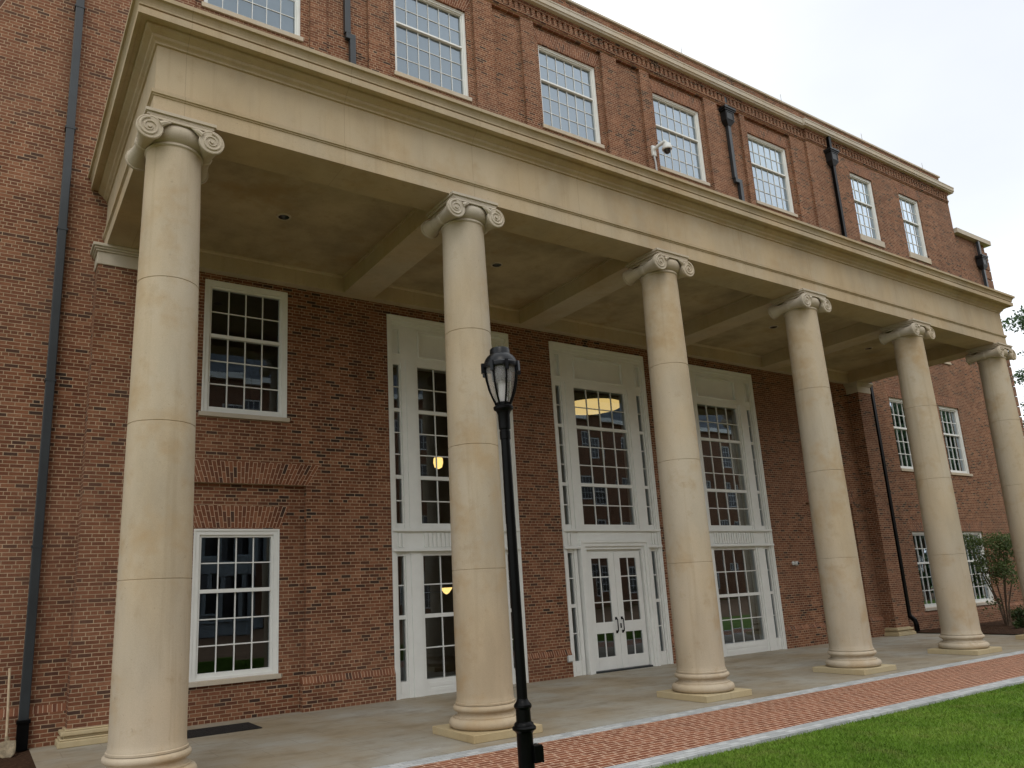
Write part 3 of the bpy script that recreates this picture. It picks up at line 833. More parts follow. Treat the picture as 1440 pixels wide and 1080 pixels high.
# soffit of the architrave and its inner face
i0 = len(en.v)
inn = [(0.36, 4.45, 8.70), (0.36, 0.36, 8.70), (23.64, 0.36, 8.70), (23.64, 4.45, 8.70)]
out = [(-0.36, 4.45, 8.70), (-0.36, -0.36, 8.70), (24.36, -0.36, 8.70), (24.36, 4.45, 8.70)]
for k in range(3): en.quad(out[k], inn[k], inn[k+1], out[k+1])
for k in range(3):
    a, b = inn[k], inn[k+1]; en.quad(a, (a[0], a[1], 9.10), (b[0], b[1], 9.10), b)
en.quad((-0.36, 4.45, 8.70), (-0.36, YW+0.05, 8.70), (0.36, YW+0.05, 8.70), (0.36, 4.45, 8.70)); en.quad((23.64, 4.45, 8.70), (23.64, YW+0.05, 8.70), (24.36, YW+0.05, 8.70), (24.36, 4.45, 8.70))
en.quad((0, 0, 10.31), (24, 0, 10.31), (24, YW+0.08, 10.31), (0, YW+0.08, 10.31))
en.obj('entablature', M['stone_ent'], PR)
ce = MB()
ce.quad((0.2, 0.2, 9.085), (0.2, 4.6, 9.085), (23.8, 4.6, 9.085), (23.8, 0.2, 9.085))
ce.obj('ceiling', M['plaster'], PR)
wb = MB()
wb.box(0.36, 23.64, 4.45, YW+0.03, 8.70, 9.03); wb.prism([(4.45, 9.03), (4.415, 9.05), (4.405, 9.084), (YW+0.02, 9.084), (YW+0.02, 9.03)], 0.36, 23.64)
wb.obj('wall_beam', M['beam'], PR)
for k in range(1, 5):
    x = 4.8*k; b = MB()
    b.box(x-0.36, x+0.36, 0.362, 4.448, 8.702, 9.04)
    b.box(x-0.40, x+0.40, 0.361, 4.404, 9.04, 9.0845)
    b.obj('beam', M['beam'], PR)

# ---- recessed lights in the ceiling
lname = ['first', 'second', 'third', 'fourth', 'fifth']
where = ['ceiling bay at the far left end', 'ceiling bay before the left tall window', 'ceiling bay before the double doors',
         'ceiling bay before the right tall window', 'ceiling bay at the far right end']
for k in range(5):
    x = 2.38+4.78*k
    e = empty('recessed_light', (x, 2.38, 9.085))
    tag(e, 'small recessed light in the '+where[k], 'ceiling light', 'recessed lights in the porch ceiling')
    MB().lathe([(0.13, 9.07), (0.135, 9.084), (0.105, 9.084), (0.10, 9.066), (0.13, 9.07)], (x, 2.38, 0), 28, capb=False, capt=False).obj('trim_ring', M['sill'], e, smooth=50)
    MB().lathe([(0.0005, 9.080), (0.06, 9.078), (0.102, 9.072)], (x, 2.38, 0), 28, capt=False).obj('lens', M['dark_plastic'], e, smooth=50)

# ================================================================ columns
def shaft_profile():
    z0, z1 = 0.50, 8.30; r0, r1 = 0.435, 0.362
    p = [(0.448, 0.478), (0.446, 0.50), (0.440, 0.52), (0.4365, 0.56)]
    seams = (2.43, 4.39, 6.335)
    zs = sorted({*[0.6+i*0.25 for i in range(31)], *seams})
    for z in zs:
        if z > 8.2: continue
        t = (z-z0)/(z1-z0); r = r0-(r0-r1)*(t**1.7)
        if any(abs(z-s) < 1e-6 for s in seams): p += [(r, z-0.007), (r-0.008, z-0.002), (r-0.008, z+0.002), (r, z+0.007)]
        elif all(abs(z-s) > 0.05 for s in seams): p.append((r, z))
    p += [(0.363, 8.22), (0.366, 8.26), (0.372, 8.272)]
    return p
def torus_pts(rc, zc, rr, zr, a0, a1, n=9):
    return [(rc+rr*math.cos(R(a0+(a1-a0)*i/(n-1))), zc+zr*math.sin(R(a0+(a1-a0)*i/(n-1)))) for i in range(n)]
def make_column():
    c = empty('stone_column', (0, 0, 0))
    MB().box(-0.606, 0.606, -0.606, 0.606, 0.0, 0.112).obj('plinth', M['stone_pl'], c, bevel=0.008)
    bp = [(0.45, 0.112), (0.50, 0.113)]+torus_pts(0.495, 0.186, 0.071, 0.073, -80, 88)+[(0.492, 0.258), (0.492, 0.276), (0.464, 0.280), (0.443, 0.295), (0.432, 0.316), (0.436, 0.338), (0.450, 0.346), (0.464, 0.348), (0.464, 0.354), (0.45, 0.355)]
    bp += torus_pts(0.458, 0.396, 0.040, 0.043, -80, 85)+[(0.444, 0.440), (0.444, 0.446), (0.460, 0.448), (0.462, 0.472), (0.448, 0.479)]
    MB().lathe(bp, seg=64).obj('base', M['stone'], c, smooth=28)
    MB().lathe(shaft_profile(), seg=64).obj('shaft', M['stone'], c, smooth=20)
    k = MB()
    # necking bead, echinus, abacus
    k.lathe([(0.360, 8.268), (0.374, 8.272), (0.385, 8.284), (0.387, 8.298), (0.380, 8.312), (0.366, 8.318), (0.366, 8.330), (0.392, 8.345), (0.425, 8.375), (0.448, 8.415), (0.457, 8.46), (0.452, 8.51), (0.435, 8.545), (0.41, 8.562)], seg=64)
    ab = 0.44
    k.box(-ab, ab, -ab, ab, 8.612, 8.655); k.box(-ab-0.025, ab+0.025, -ab-0.025, ab+0.025, 8.655, 8.699)
    k.box(-0.40, 0.40, -0.425, 0.425, 8.565, 8.612)
    vx, vz, rv = 0.405, 8.405, 0.172
    for s_ in (-1, 1):
        # bolster running front to back, waisted in the middle
        prof = []
        for i in range(21):
            y = -0.44+0.88*i/20; t = abs(y)/0.44
            prof.append((0.098+(rv-0.012-0.098)*t**1.9, y))
        k.lathe(prof, (s_*vx, 0, vz), 36, 'y')
        k.lathe([(0.107, -0.045), (0.112, -0.03), (0.112, 0.03), (0.107, 0.045)], (s_*vx, 0, vz), 36, 'y')
        for f_ in (-1, 1):
            ya, yb = sorted((f_*0.425, f_*0.468))
            k.lathe([(rv, ya), (rv, yb)] , (s_*vx, 0, vz), 40, 'y'); ri = [(rv-0.03, f_*0.462), (rv-0.012, f_*0.474), (rv-0.002, f_*0.468)]; k.lathe(ri if f_ > 0 else ri, (s_*vx, 0, vz), 40, 'y', False, False)
            # raised spiral band
            pts, rad = [], []
            n = 72
            for i in range(n):
                t = i/(n-1); a = math.pi/2-s_*t*2*math.pi*2.05
                r = 0.118*(1-t)**0.9+0.016
                pts.append((s_*vx+r*math.cos(a)*1.0, f_*0.470, vz+r*math.sin(a))); rad.append(0.011*(1-t)+0.008)
            k.tube(pts, rad, 8)
            k.lathe([(0.022, min(f_*0.465, f_*0.492)), (0.022, max(f_*0.465, f_*0.492))], (s_*vx, 0, vz), 16, 'y')
    # flat band over the echinus and the small leaf in each inner angle
    for f_ in (-1, 1):
        ya, yb = sorted((f_*0.36, f_*0.463))
        k.box(-vx, vx, ya, yb, 8.556, 8.592)
        for s_ in (-1, 1):
            k.tube([(s_*(vx-0.135), f_*0.452, 8.485), (s_*(vx-0.19), f_*0.462, 8.515), (s_*(vx-0.275), f_*0.455, 8.548)], [0.050, 0.036, 0.004], 8)
    k.obj('capital', M['stone_cap'], c, smooth=35)
    return c
col0 = make_column()
clab = ['stone column at the left end of the porch, the largest in view', 'stone column partly behind the black lamp post', 'stone column just right of the white double doors',
        'stone column right of the right tall window, before bare brick', 'stone column in front of the right wing, with tree leaves right of its shaft', 'farthest stone column, at the right end of the porch, cut by the frame']
for k in range(6):
    c = col0 if k == 0 else copy_tree(col0)
    c.location = (4.8*k, 0, 0)
    tag(c, clab[k], 'column', 'Ionic columns along the porch', 'thing')

# ================================================================ downspouts
def sq_pipe(m, x, y, z0, z1, w=0.13, d=0.11):
    m.box(x-w/2, x+w/2, y-d/2, y+d/2, z0, z1)
def brackets(p, x, y, zs, w=0.17):
    for z in zs:
        MB().box(x-w/2-0.02, x+w/2+0.02, y-0.062, YW+0.05, z-0.03, z+0.03).obj('bracket', p['mat'], p['root'])
def hopper(root, mat, x, y, z1):
    h = MB()
    h.box(x-0.30, x+0.30, y-0.20, y+0.12, z1-0.07, z1); h.box(x-0.27, x+0.27, y-0.17, y+0.11, z1-0.13, z1-0.07); h.box(x-0.22, x+0.22, y-0.14, y+0.11, z1-0.50, z1-0.13)
    i = len(h.v); 
    h.v += [(x-0.22, y-0.14, z1-0.50), (x+0.22, y-0.14, z1-0.50), (x+0.22, y+0.11, z1-0.50), (x-0.22, y+0.11, z1-0.50), (x-0.08, y-0.07, z1-0.68), (x+0.08, y-0.07, z1-0.68), (x+0.08, y+0.07, z1-0.68), (x-0.08, y+0.07, z1-0.68)]
    h.f += [(i, i+4, i+5, i+1), (i+1, i+5, i+6, i+2), (i+2, i+6, i+7, i+3), (i+3, i+7, i+4, i), (i+4, i+7, i+6, i+5)]
    # raised frame on the face
    f = y-0.155
    h.box(x-0.19, x+0.19, f, f+0.014, z1-0.19, z1-0.16); h.box(x-0.19, x+0.19, f, f+0.014, z1-0.48, z1-0.45); h.box(x-0.19, x-0.16, f, f+0.014, z1-0.45, z1-0.19); h.box(x+0.16, x+0.19, f, f+0.014, z1-0.45, z1-0.19)
    return h.obj('hopper_head', M['hopper'], root)
GD = 'rainwater downspouts on the brick front'
# left, beside the porch
DL = empty('downspout', (-1.08, 4.55, 0)); tag(DL, 'tall slate grey downspout on the brick left of the porch', 'downspout', GD)
m = MB(); sq_pipe(m, -1.08, 4.55, 0.42, 19.0, 0.145, 0.12); m.obj('pipe', M['slate_metal'], DL, bevel=0.012)
m = MB(); m.box(-1.165, -0.995, 4.475, 4.63, 0.0, 0.42); m.box(-1.18, -0.98, 4.46, 4.635, 0.40, 0.46); m.obj('boot', M['black'], DL, bevel=0.01)
for z in (3.2, 6.1, 9.0, 11.1, 13.8):
    MB().box(-1.17, -0.99, 4.482, 4.655, z-0.02, z+0.02).obj('bracket', M['slate_metal'], DL)
# short one over the porch cornice
def upper_pipe(x, label, foot, mat, zh=None, ybase=YU+0.10, z0=15.3):
    d = empty('downspout', (x, ybase-0.08, z0)); tag(d, label, 'downspout', GD)
    y = ybase-0.09
    m = MB(); sq_pipe(m, x, y, 15.7, 19.03, 0.15, 0.12)
    m.box(x-0.075+0.03, x+0.075+foot, y-0.065, y+0.055, 15.55, 15.70)
    sq_pipe(m, x+foot, y-0.005, 13.5, 15.56, 0.15, 0.12)
    m.obj('pipe', mat, d, bevel=0.01)
    if zh: hopper(d, mat, x, y, zh)
    return d
upper_pipe(4.72, 'short slate grey downspout between the two leftmost top floor windows', 0.13, M['slate_metal'])
upper_pipe(19.2, 'dark downspout with box hopper between the two right top windows of the centre', 0.22, M['slate_metal'], 18.42)
# right, beside the far end pilaster
DR = empty('downspout', (25.12, 4.52, 0)); tag(DR, 'long dark downspout with hopper on the right wing, passing beside the end pilaster', 'downspout', GD)
m = MB(); sq_pipe(m, 25.12, 4.54, 0.62, 19.03, 0.15, 0.12)
m.tube([(25.12, 4.54, 0.68), (25.12, 4.50, 0.55), (25.12, 4.36, 0.42), (25.12, 4.33, 0.3), (25.12, 4.33, 0.0)], 0.08, 12)
m.obj('pipe', M['black'], DR, bevel=0.01)
hopper(DR, M['slate_metal'], 25.12, 4.54, 18.42)
for z in (3.2, 6.1, 9.0): MB().box(25.03, 25.21, 4.47, 4.655, z-0.02, z+0.02).obj('bracket', M['black'], DR)
DF = empty('downspout', (36.55, 4.6, 0)); tag(DF, 'far downspout with hopper at the right corner of the low end block', 'downspout', GD)
m = MB(); sq_pipe(m, 36.5, 4.6, 0.1, 17.05, 0.15, 0.12); m.obj('pipe', M['slate_metal'], DF, bevel=0.01)
hopper(DF, M['slate_metal'], 36.5, 4.6, 16.3)

# lightning rods on the parapet
rods = [(17.45, 'thin lightning rod on the parapet above the centre of the front'), (23.0, 'thin lightning rod on the parapet just left of the cornice step'),
        (28.5, 'thin lightning rod on the parapet above the right wing'), (33.4, 'thin lightning rod near the right end of the parapet')]
for x, lab in rods:
    m = MB(); m.tube([(x, YW+0.3, 19.99), (x, YW+0.3, 20.5)], [0.016, 0.010], 6); m.lathe([(0.04, 19.99), (0.035, 20.02), (0.012, 20.05)], (x, YW+0.3, 0), 10)
    tag(m.obj('lightning_rod', M['steel'], loc=(x, YW+0.3, 19.99)), lab, 'lightning rod', 'lightning rods along the parapet')
# scupper outlet in the parapet
m = MB(); x = 25.3
m.box(x-0.32, x+0.32, YW+0.10, YW+0.158, 19.34, 19.42); m.box(x-0.32, x+0.32, YW+0.11, YW+0.158, 19.64, 19.70); m.box(x-0.32, x-0.22, YW+0.11, YW+0.158, 19.42, 19.64); m.box(x+0.22, x+0.32, YW+0.11, YW+0.158, 19.42, 19.64); m.box(x-0.22, x+0.22, YW+0.145, YW+0.157, 19.42, 19.64)
tag(m.obj('scupper', M['grey_plastic'], loc=(x, YW+0.1, 19.34)), 'pale overflow scupper in the parapet right of the cornice step', 'scupper')

# ================================================================ cameras and small fittings
def dome_camera():
    x, y, z = 15.18, YU-0.02, 15.45
    e = empty('security_camera', (x, y, z)); tag(e, 'white dome security camera on an arm beside the third big top floor window', 'security camera')
    MB().box(x-0.08, x+0.08, y-0.06, YU-0.001, z-0.08, z+0.28).obj('mount', M['grey_plastic'], e, bevel=0.015)
    MB().tube([(x, y-0.05, z+0.15), (x+0.06, y-0.22, z+0.22), (x+0.12, y-0.42, z+0.26), (x+0.12, y-0.45, z+0.18)], 0.055, 12).obj('arm', M['grey_plastic'], e, smooth=50)
    c = (x+0.12, y-0.47, 0)
    MB().lathe([(0.02, z+0.18), (0.07, z+0.17), (0.125, z+0.12), (0.155, z+0.02), (0.16, z-0.05), (0.145, z-0.07)], c, 32).obj('housing', M['grey_plastic'], e, smooth=40)
    MB().lathe([(0.01, z-0.205), (0.05, z-0.197), (0.085, z-0.165), (0.105, z-0.12), (0.11, z-0.075), (0.135, z-0.06)], c, 32).obj('dome', M['dark_plastic'], e, smooth=60)
    MB().tube([(x-0.02, y-0.03, z-0.05), (x, y-0.05, z-0.3), (x+0.01, y-0.05, z-0.75)], 0.03, 8).obj('conduit', M['steel'], e, smooth=60)
dome_camera()
e = empty('wall_camera', (19.32, YW, 2.48)); tag(e, 'small white camera on the brick right of the right tall window', 'security camera')
MB().lathe([(0.06, YW-0.04), (0.065, YW-0.02), (0.065, YW)], (19.32, 0, 2.48), 20, 'y').obj('mount', M['grey_plastic'], e, smooth=40)
MB().lathe([(0.03, -0.10), (0.055, -0.085), (0.068, -0.05), (0.07, 0.0), (0.05, 0.03)], (19.37, YW-0.06, 2.47), 20, 'y').obj('housing', M['grey_plastic'], e, smooth=40)
MB().lathe([(0.005, -0.118), (0.03, -0.112), (0.045, -0.092)], (19.37, YW-0.06, 2.47), 20, 'y').obj('lens', M['dark_plastic'], e, smooth=60)
e = empty('outlet_box', (10.17, YP, 0.42)); tag(e, 'small grey electrical outlet box low on the brick pier left of the doors', 'outlet box')
MB().box(10.11, 10.23, YP-0.06, YP-0.001, 0.35, 0.50).obj('housing', M['steel'], e, bevel=0.01)
MB().box(10.10, 10.24, YP-0.085, YP-0.06, 0.37, 0.51).obj('cover', M['grey_plastic'], e, bevel=0.01)
# doormat
m = MB(); m.box(1.0, 2.42, 3.40, 4.22, 0.001, 0.016)
for i in range(24): m.box(1.03+i*0.058, 1.06+i*0.058, 3.44, 4.18, 0.016, 0.021)
tag(m.obj('doormat', M['mat'], loc=(1.7, 3.8, 0)), 'dark ribbed mat on the porch floor beneath the left window', 'doormat')

# shovel leaning on the wall
S0 = empty('shovel', (-1.30, 4.25, -0.03)); tag(S0, 'shovel with pale wooden handle leaning on the brick left of the downspout', 'shovel')
MB().tube([(-1.30, 4.34, 0.13), (-1.31, 4.40, 0.6), (-1.33, 4.53, 1.27)], [0.021, 0.019, 0.019], 12).obj('handle', M['wood'], S0, smooth=60)
sb = MB(); n = 9
for i in range(n):
    t = i/(n-1); z = 0.19-0.235*t; w = 0.115*(1.0 if t < 0.55 else math.sqrt(max(0.02, 1-((t-0.55)/0.47)**2)))
    y = 4.315-0.13*t
    for k in range(7):
        s_ = -1+2*k/6; sb.v.append((-1.285+w*s_, y-0.03*s_*s_, z+0.008*(1-abs(s_))))
for i in range(n-1):
    for k in range(6): a = i*7+k; sb.f.append((a, a+1, a+8, a+7))
o = sb.obj('blade', M['rust_blade'], S0, smooth=60)
sm_ = o.modifiers.new('thick', 'SOLIDIFY'); sm_.thickness = 0.006
MB().tube([(-1.30, 4.345, 0.26), (-1.297, 4.325, 0.12), (-1.292, 4.30, 0.05)], [0.026, 0.028, 0.012], 12).obj('socket', M['rust_blade'], S0, smooth=60)

# ================================================================ lamp post
lp = (3.035, -3.5)
LP = empty('lamp_post', (lp[0], lp[1], -0.05)); tag(LP, 'black cast iron lamp post with ribbed acorn lantern standing before the porch', 'lamp post')
c = (lp[0], lp[1], 0)
MB().lathe([(0.20, -0.05), (0.20, 0.0), (0.17, 0.03), (0.12, 0.10), (0.092, 0.18), (0.085, 0.25), (0.085, 0.635), (0.088, 0.645), (0.10, 0.66), (0.122, 0.675), (0.126, 0.695), (0.115, 0.71), (0.105, 0.715), (0.10, 0.735), (0.088, 0.748), (0.078, 0.755),
           (0.077, 0.875), (0.085, 0.882), (0.094, 0.90), (0.092, 0.92), (0.08, 0.935), (0.068, 0.95), (0.060, 0.965), (0.056, 0.98)], c, 32).obj('base', M['black'], LP, smooth=30)
MB().lathe([(0.056, 0.97), (0.052, 3.74)], c, 24).obj('pole', M['black'], LP, smooth=40)
MB().lathe([(0.052, 3.735), (0.060, 3.74), (0.061, 3.83), (0.055, 3.835), (0.055, 3.85), (0.066, 3.86), (0.068, 4.02), (0.080, 4.06), (0.112, 4.085), (0.114, 4.11), (0.10, 4.125), (0.088, 4.13), (0.09, 4.155), (0.075, 4.165)], c, 32).obj('collar', M['black'], LP, smooth=30)
ab_ = math.radians(-55)
bxm = MB().box(lp[0]+0.03, lp[0]+0.135, lp[1]-0.12, lp[1]-0.0, 0.355, 0.525); bxm.box(lp[0]+0.136, lp[0]+0.152, lp[1]-0.11, lp[1]-0.01, 0.345, 0.505)
bxm.obj('access_box', M['black'], LP, bevel=0.014)
lan = MB().lathe([(0.076, 4.165), (0.105, 4.215), (0.142, 4.31), (0.166, 4.42), (0.178, 4.52), (0.178, 4.56)], c, 36, capb=False, capt=False).obj('globe', M['globe'], LP, smooth=60)
MB().lathe([(0.05, 4.165), (0.055, 4.20), (0.042, 4.32), (0.040, 4.44), (0.01, 4.46)], c, 24).obj('diffuser', M['diffuser'], LP, smooth=60)
MB().lathe([(0.06, 4.415), (0.105, 4.42), (0.115, 4.50), (0.10, 4.56)], c, 24).obj('lamp_module', M['slate_metal'], LP, smooth=50)
rb_n = 8
for k in range(rb_n):
    a = 2*math.pi*(k+0.5)/rb_n+0.1; pts = []
    for z, r in ((4.135, 0.088), (4.165, 0.096), (4.215, 0.119), (4.31, 0.156), (4.42, 0.180), (4.52, 0.192), (4.565, 0.193)):
        pts.append((lp[0]+r*math.cos(a), lp[1]+r*math.sin(a), z))
    MB().tube(pts, 0.0120, 6).obj('rib', M['black'], LP, smooth=60)
cap = MB().lathe([(0.175, 4.565), (0.212, 4.562), (0.215, 4.575), (0.215, 4.605), (0.205, 4.615), (0.195, 4.62), (0.186, 4.65), (0.168, 4.685), (0.142, 4.715), (0.118, 4.732), (0.116, 4.738), (0.116, 4.785), (0.108, 4.80), (0.06, 4.805), (0.0005, 4.81)], c, 40)
for k in range(rb_n//1):
    a = 2*math.pi*(k+0.5)/rb_n+0.1; i = len(cap.v)
    t = MB().box(0.186, 0.232, -0.018, 0.018, 4.500, 4.618)
    for v in t.v: cap.v.append((lp[0]+v[0]*math.cos(a)-v[1]*math.sin(a), lp[1]+v[0]*math.sin(a)+v[1]*math.cos(a), v[2]))
    cap.f += [tuple(i+q for q in f) for f in t.f]
cap.obj('cap', M['cap'], LP, smooth=30)
LP.rotation_euler = (0, R(-0.5), 0)

# ================================================================ lamps inside the hall
e = empty('bowl_ceiling_light', (14.0, 7.4, 7.6)); tag(e, 'glowing oval ceiling light seen through the top panes above the doors', 'ceiling light')
MB().lathe([(0.02, 7.50), (0.4, 7.515), (0.75, 7.55), (0.95, 7.60), (1.0, 7.66)], (14.0, 7.4, 0), 40, capb=True, capt=False).obj('diffuser', M['warm_bowl'], e, smooth=50)
MB().lathe([(1.0, 7.66), (1.03, 7.67), (1.03, 7.71), (0.2, 7.72)], (14.0, 7.4, 0), 40, capb=False, capt=True).obj('rim', M['black'], e, smooth=50)
MB().tube([(14.0, 7.4, 7.7), (14.0, 7.4, 8.61)], 0.02, 8).tube([(13.2, 7.4, 7.71), (14.8, 7.4, 7.71)], 0.02, 8).obj('rod', M['black'], e)
def pendant(x, y, z, lab, s=1.0):
    e = empty('pendant_lamp', (x, y, z)); tag(e, lab, 'pendant lamp', 'pendant lamps in the hall')
    MB().lathe([(0.03, z-0.16*s), (0.10*s, z-0.12*s), (0.13*s, z), (0.12*s, z+0.12*s), (0.06*s, z+0.16*s)], (x, y, 0), 20).obj('shade', M['warm'], e, smooth=60)
    MB().tube([(x, y, z+0.16*s), (x, y, 8.6)], 0.012, 6).obj('cord', M['black'], e)
pendant(8.14, 7.0, 5.49, 'small glowing pendant behind the upper panes of the left tall window')
pendant(6.22, 7.6, 7.55, 'glowing lamp high behind the left side light of the left tall window', 1.5)
e = empty('wall_sconce', (9.98, 10.0, 2.2)); tag(e, 'yellow glowing sconce behind the lower panes of the left tall window', 'wall lamp')
MB().lathe([(0.02, 2.08), (0.08, 2.12), (0.17, 2.24), (0.18, 2.27), (0.16, 2.27)], (9.98, 10.0, 0), 20).obj('shade', M['warm'], e, smooth=60)
MB().box(9.94, 10.02, 10.05, 12.99, 2.14, 2.18).obj('bracket', M['black'], e)

# ================================================================ plants
def leaf_cloud(name, mat, parent, centres, n, size, seed, aspect=0.5, flat=0.0):
    """n small leaf quads scattered in ellipsoidal clumps: centres [(x,y,z,rx,ry,rz,weight)]"""
    rng = np.random.default_rng(seed)
    C = np.array(centres, float); w = C[:, 6]/C[:, 6].sum()
    idx = rng.choice(len(C), n, p=w); c = C[idx]
    d = rng.normal(size=(n, 3)); d /= np.linalg.norm(d, axis=1)[:, None]
    r = rng.uniform(0.15, 1.0, n)**(1/2.2)
    r *= rng.uniform(0.75, 1.12, n)
    p = c[:, :3]+d*r[:, None]*c[:, 3:6]
    a = rng.normal(size=(n, 3)); a[:, 2] *= (1-flat); a /= np.linalg.norm(a, axis=1)[:, None]
    t = np.cross(a, rng.normal(size=(n, 3))); t /= np.linalg.norm(t, axis=1)[:, None]
    s = size*rng.uniform(0.6, 1.3, n)[:, None]
    tip = p+a*s; mid1 = p+a*s*0.5+t*s*aspect*0.5; mid2 = p+a*s*0.5-t*s*aspect*0.5
    V = np.stack([p, mid1, tip, mid2], 1).reshape(-1, 3)
    base = np.array(PW.get(parent.name, (0, 0, 0))) if parent is not None else np.zeros(3)
    V = V-base
    me = bpy.data.meshes.new(name)
    me.vertices.add(4*n); me.vertices.foreach_set('co', V.ravel())
    me.loops.add(4*n); me.loops.foreach_set('vertex_index', np.arange(4*n))
    me.polygons.add(n); me.polygons.foreach_set('loop_start', np.arange(n)*4); me.polygons.foreach_set('loop_total', np.full(n, 4))
    me.materials.append(mat); me.update(); me.validate()
    o = bpy.data.objects.new(name, me); COL.objects.link(o)
    if parent is not None: o.parent = parent
    return o

def small_tree(x, y, label):
    t = empty('young_tree', (x, y, 0)); tag(t, label, 'tree')
    tr = MB(); rng = random.Random(5); cl = []
    for k in range(6):
        a = 2*math.pi*k/6+rng.uniform(-0.3, 0.3); L_ = rng.uniform(0.35, 0.8)
        p = [(x+0.05*math.cos(a), y+0.05*math.sin(a), -0.05), (x+0.22*math.cos(a)*L_, y+0.22*math.sin(a)*L_, 0.8), (x+0.6*math.cos(a)*L_, y+0.6*math.sin(a)*L_, 1.7), (x+0.95*math.cos(a)*L_, y+0.95*math.sin(a)*L_, 2.6)]
        tr.tube(p, [0.03, 0.026, 0.018, 0.008], 7)
        for j in range(4):
            q = Vector(p[2]).lerp(Vector(p[3]), rng.uniform(-0.3, 1)); b = (q.x+rng.uniform(-.5, .5), q.y+rng.uniform(-.5, .5), q.z+rng.uniform(0.2, 0.6))
            tr.tube([tuple(q), b], [0.009, 0.004], 5)
            cl.append((b[0], b[1], b[2], rng.uniform(.22, .38), rng.uniform(.22, .38), rng.uniform(.18, .34), 1))
        cl.append((p[3][0], p[3][1], p[3][2]+0.3, .36, .36, .38, 1.6))
    for _ in range(9):
        a = rng.uniform(0, 6.28); r = rng.uniform(0.3, 1.0)
        cl.append((x+r*math.cos(a), y+r*math.sin(a), rng.uniform(1.5, 2.3), .30, .30, .26, .8))
    for _ in range(5):
        a = rng.uniform(0, 6.28); r = rng.uniform(0.2, 0.6); cl.append((x+r*math.cos(a), y+r*math.sin(a), rng.uniform(0.5, 1.2), .18, .18, .2, .18))
    tr.obj('trunk', M['bark'], t, smooth=60)
    leaf_cloud('crown', M['leaf'], t, cl, 4600, 0.095, 11)
small_tree(28.2, 2.85, 'young multi stemmed tree in the mulch bed right of the porch')
low = [(26.5, 3.6, 0.55, 'low dark shrub in the bed by the base of the end wall'), (29.9, 2.9, 0.75, 'rounded low shrub in the bed right of the young tree'), (27.4, 2.1, 0.32, 'small leafy plant at the front of the bed left of the young tree'),
       (31.2, 1.6, 0.6, 'low shrub at the front right of the bed')]
for i, (x, y, h, lab) in enumerate(low):
    e = empty('shrub', (x, y, 0)); tag(e, lab, 'shrub', 'low shrubs in the mulch bed')
    rng = random.Random(20+i)
    s_ = MB()
    for k in range(7):
        a = rng.uniform(0, 6.28); s_.tube([(x, y, 0), (x+h*0.25*math.cos(a), y+h*0.25*math.sin(a), h*0.5), (x+h*0.5*math.cos(a), y+h*0.5*math.sin(a), h*0.9)], [0.012, 0.009, 0.004], 5)
    s_.obj('stem', M['bark'], e)
    leaf_cloud('foliage', M['leaf_low'], e, [(x+rng.uniform(-.5, .5)*h, y+rng.uniform(-.5, .5)*h, h*rng.uniform(.35, .8), h*.30, h*.30, h*.24, 1) for _ in range(9)], 900, 0.10, 40+i)

def big_tree(name, x, y, h, r, label, seed, n=14000, leaf=0.42, kindmat='leaf_far', group=None, lo=0.22):
    t = empty(name, (x, y, -0.05)); tag(t, label, 'tree', group)
    rng = random.Random(seed); tr = MB()
    tr.tube([(x, y, -0.1), (x+0.1, y, h*0.25), (x-0.1, y+0.1, h*0.55), (x, y, h*0.9)], [h*0.022, h*0.018, h*0.012, h*0.004], 10)
    cl = []
    for k in range(26):
        z = h*(lo+(0.92-lo)*k/25); a = rng.uniform(0, 6.28)
        rr = r*rng.uniform(0.55, 1.0)*(1-0.65*((k/25)**2.0)); q = (x+rr*math.cos(a), y+rr*math.sin(a), z+rng.uniform(0.02, 0.1)*h)
        m = Vector((x, y, z)).lerp(Vector(q), 0.5)+Vector((0, 0, 0.02*h))
        tr.tube([(x, y, z), tuple(m), q], [h*0.006, h*0.004, h*0.0015], 6)
        for j in range(4):
            f = rng.uniform(0.45, 1.08)
            cl.append((x+rr*f*math.cos(a)+rng.uniform(-.12, .12)*r, y+rr*f*math.sin(a)+rng.uniform(-.12, .12)*r, z+(q[2]-z)*f+rng.uniform(-.3, .4), r*rng.uniform(.13, .26), r*rng.uniform(.13, .26), r*rng.uniform(.08, .17), 1))
    tr.obj('trunk', M['bark'], t, smooth=60)
    leaf_cloud('crown', M[kindmat], t, cl, n, leaf, seed)
    return t
big_tree('tall_tree', 71.8, 14.2, 21.5, 6.8, 'tall green tree beyond the right end of the building against the sky', 3, 30000, 0.30)
# trees across the lawn that the right hand windows mirror
tl = ['tree across the lawn mirrored in the wing windows, smallest of four', 'tree across the lawn mirrored in the wing windows, second nearest of four', 'tree across the lawn mirrored in the wing windows, widest of four', 'tree across the lawn mirrored in the wing windows, tallest and farthest of four']
for i, (x, y, h, r) in enumerate(((56, -8, 13, 4.5), (61, -12.5, 15, 5.0), (67, -10, 16, 6.0), (73, -17, 19, 5.5))):
    big_tree('lawn_tree', x, y, h, r, tl[i], 60+i, 12000, 0.5, 'leaf_far', 'trees across the lawn', 0.03)

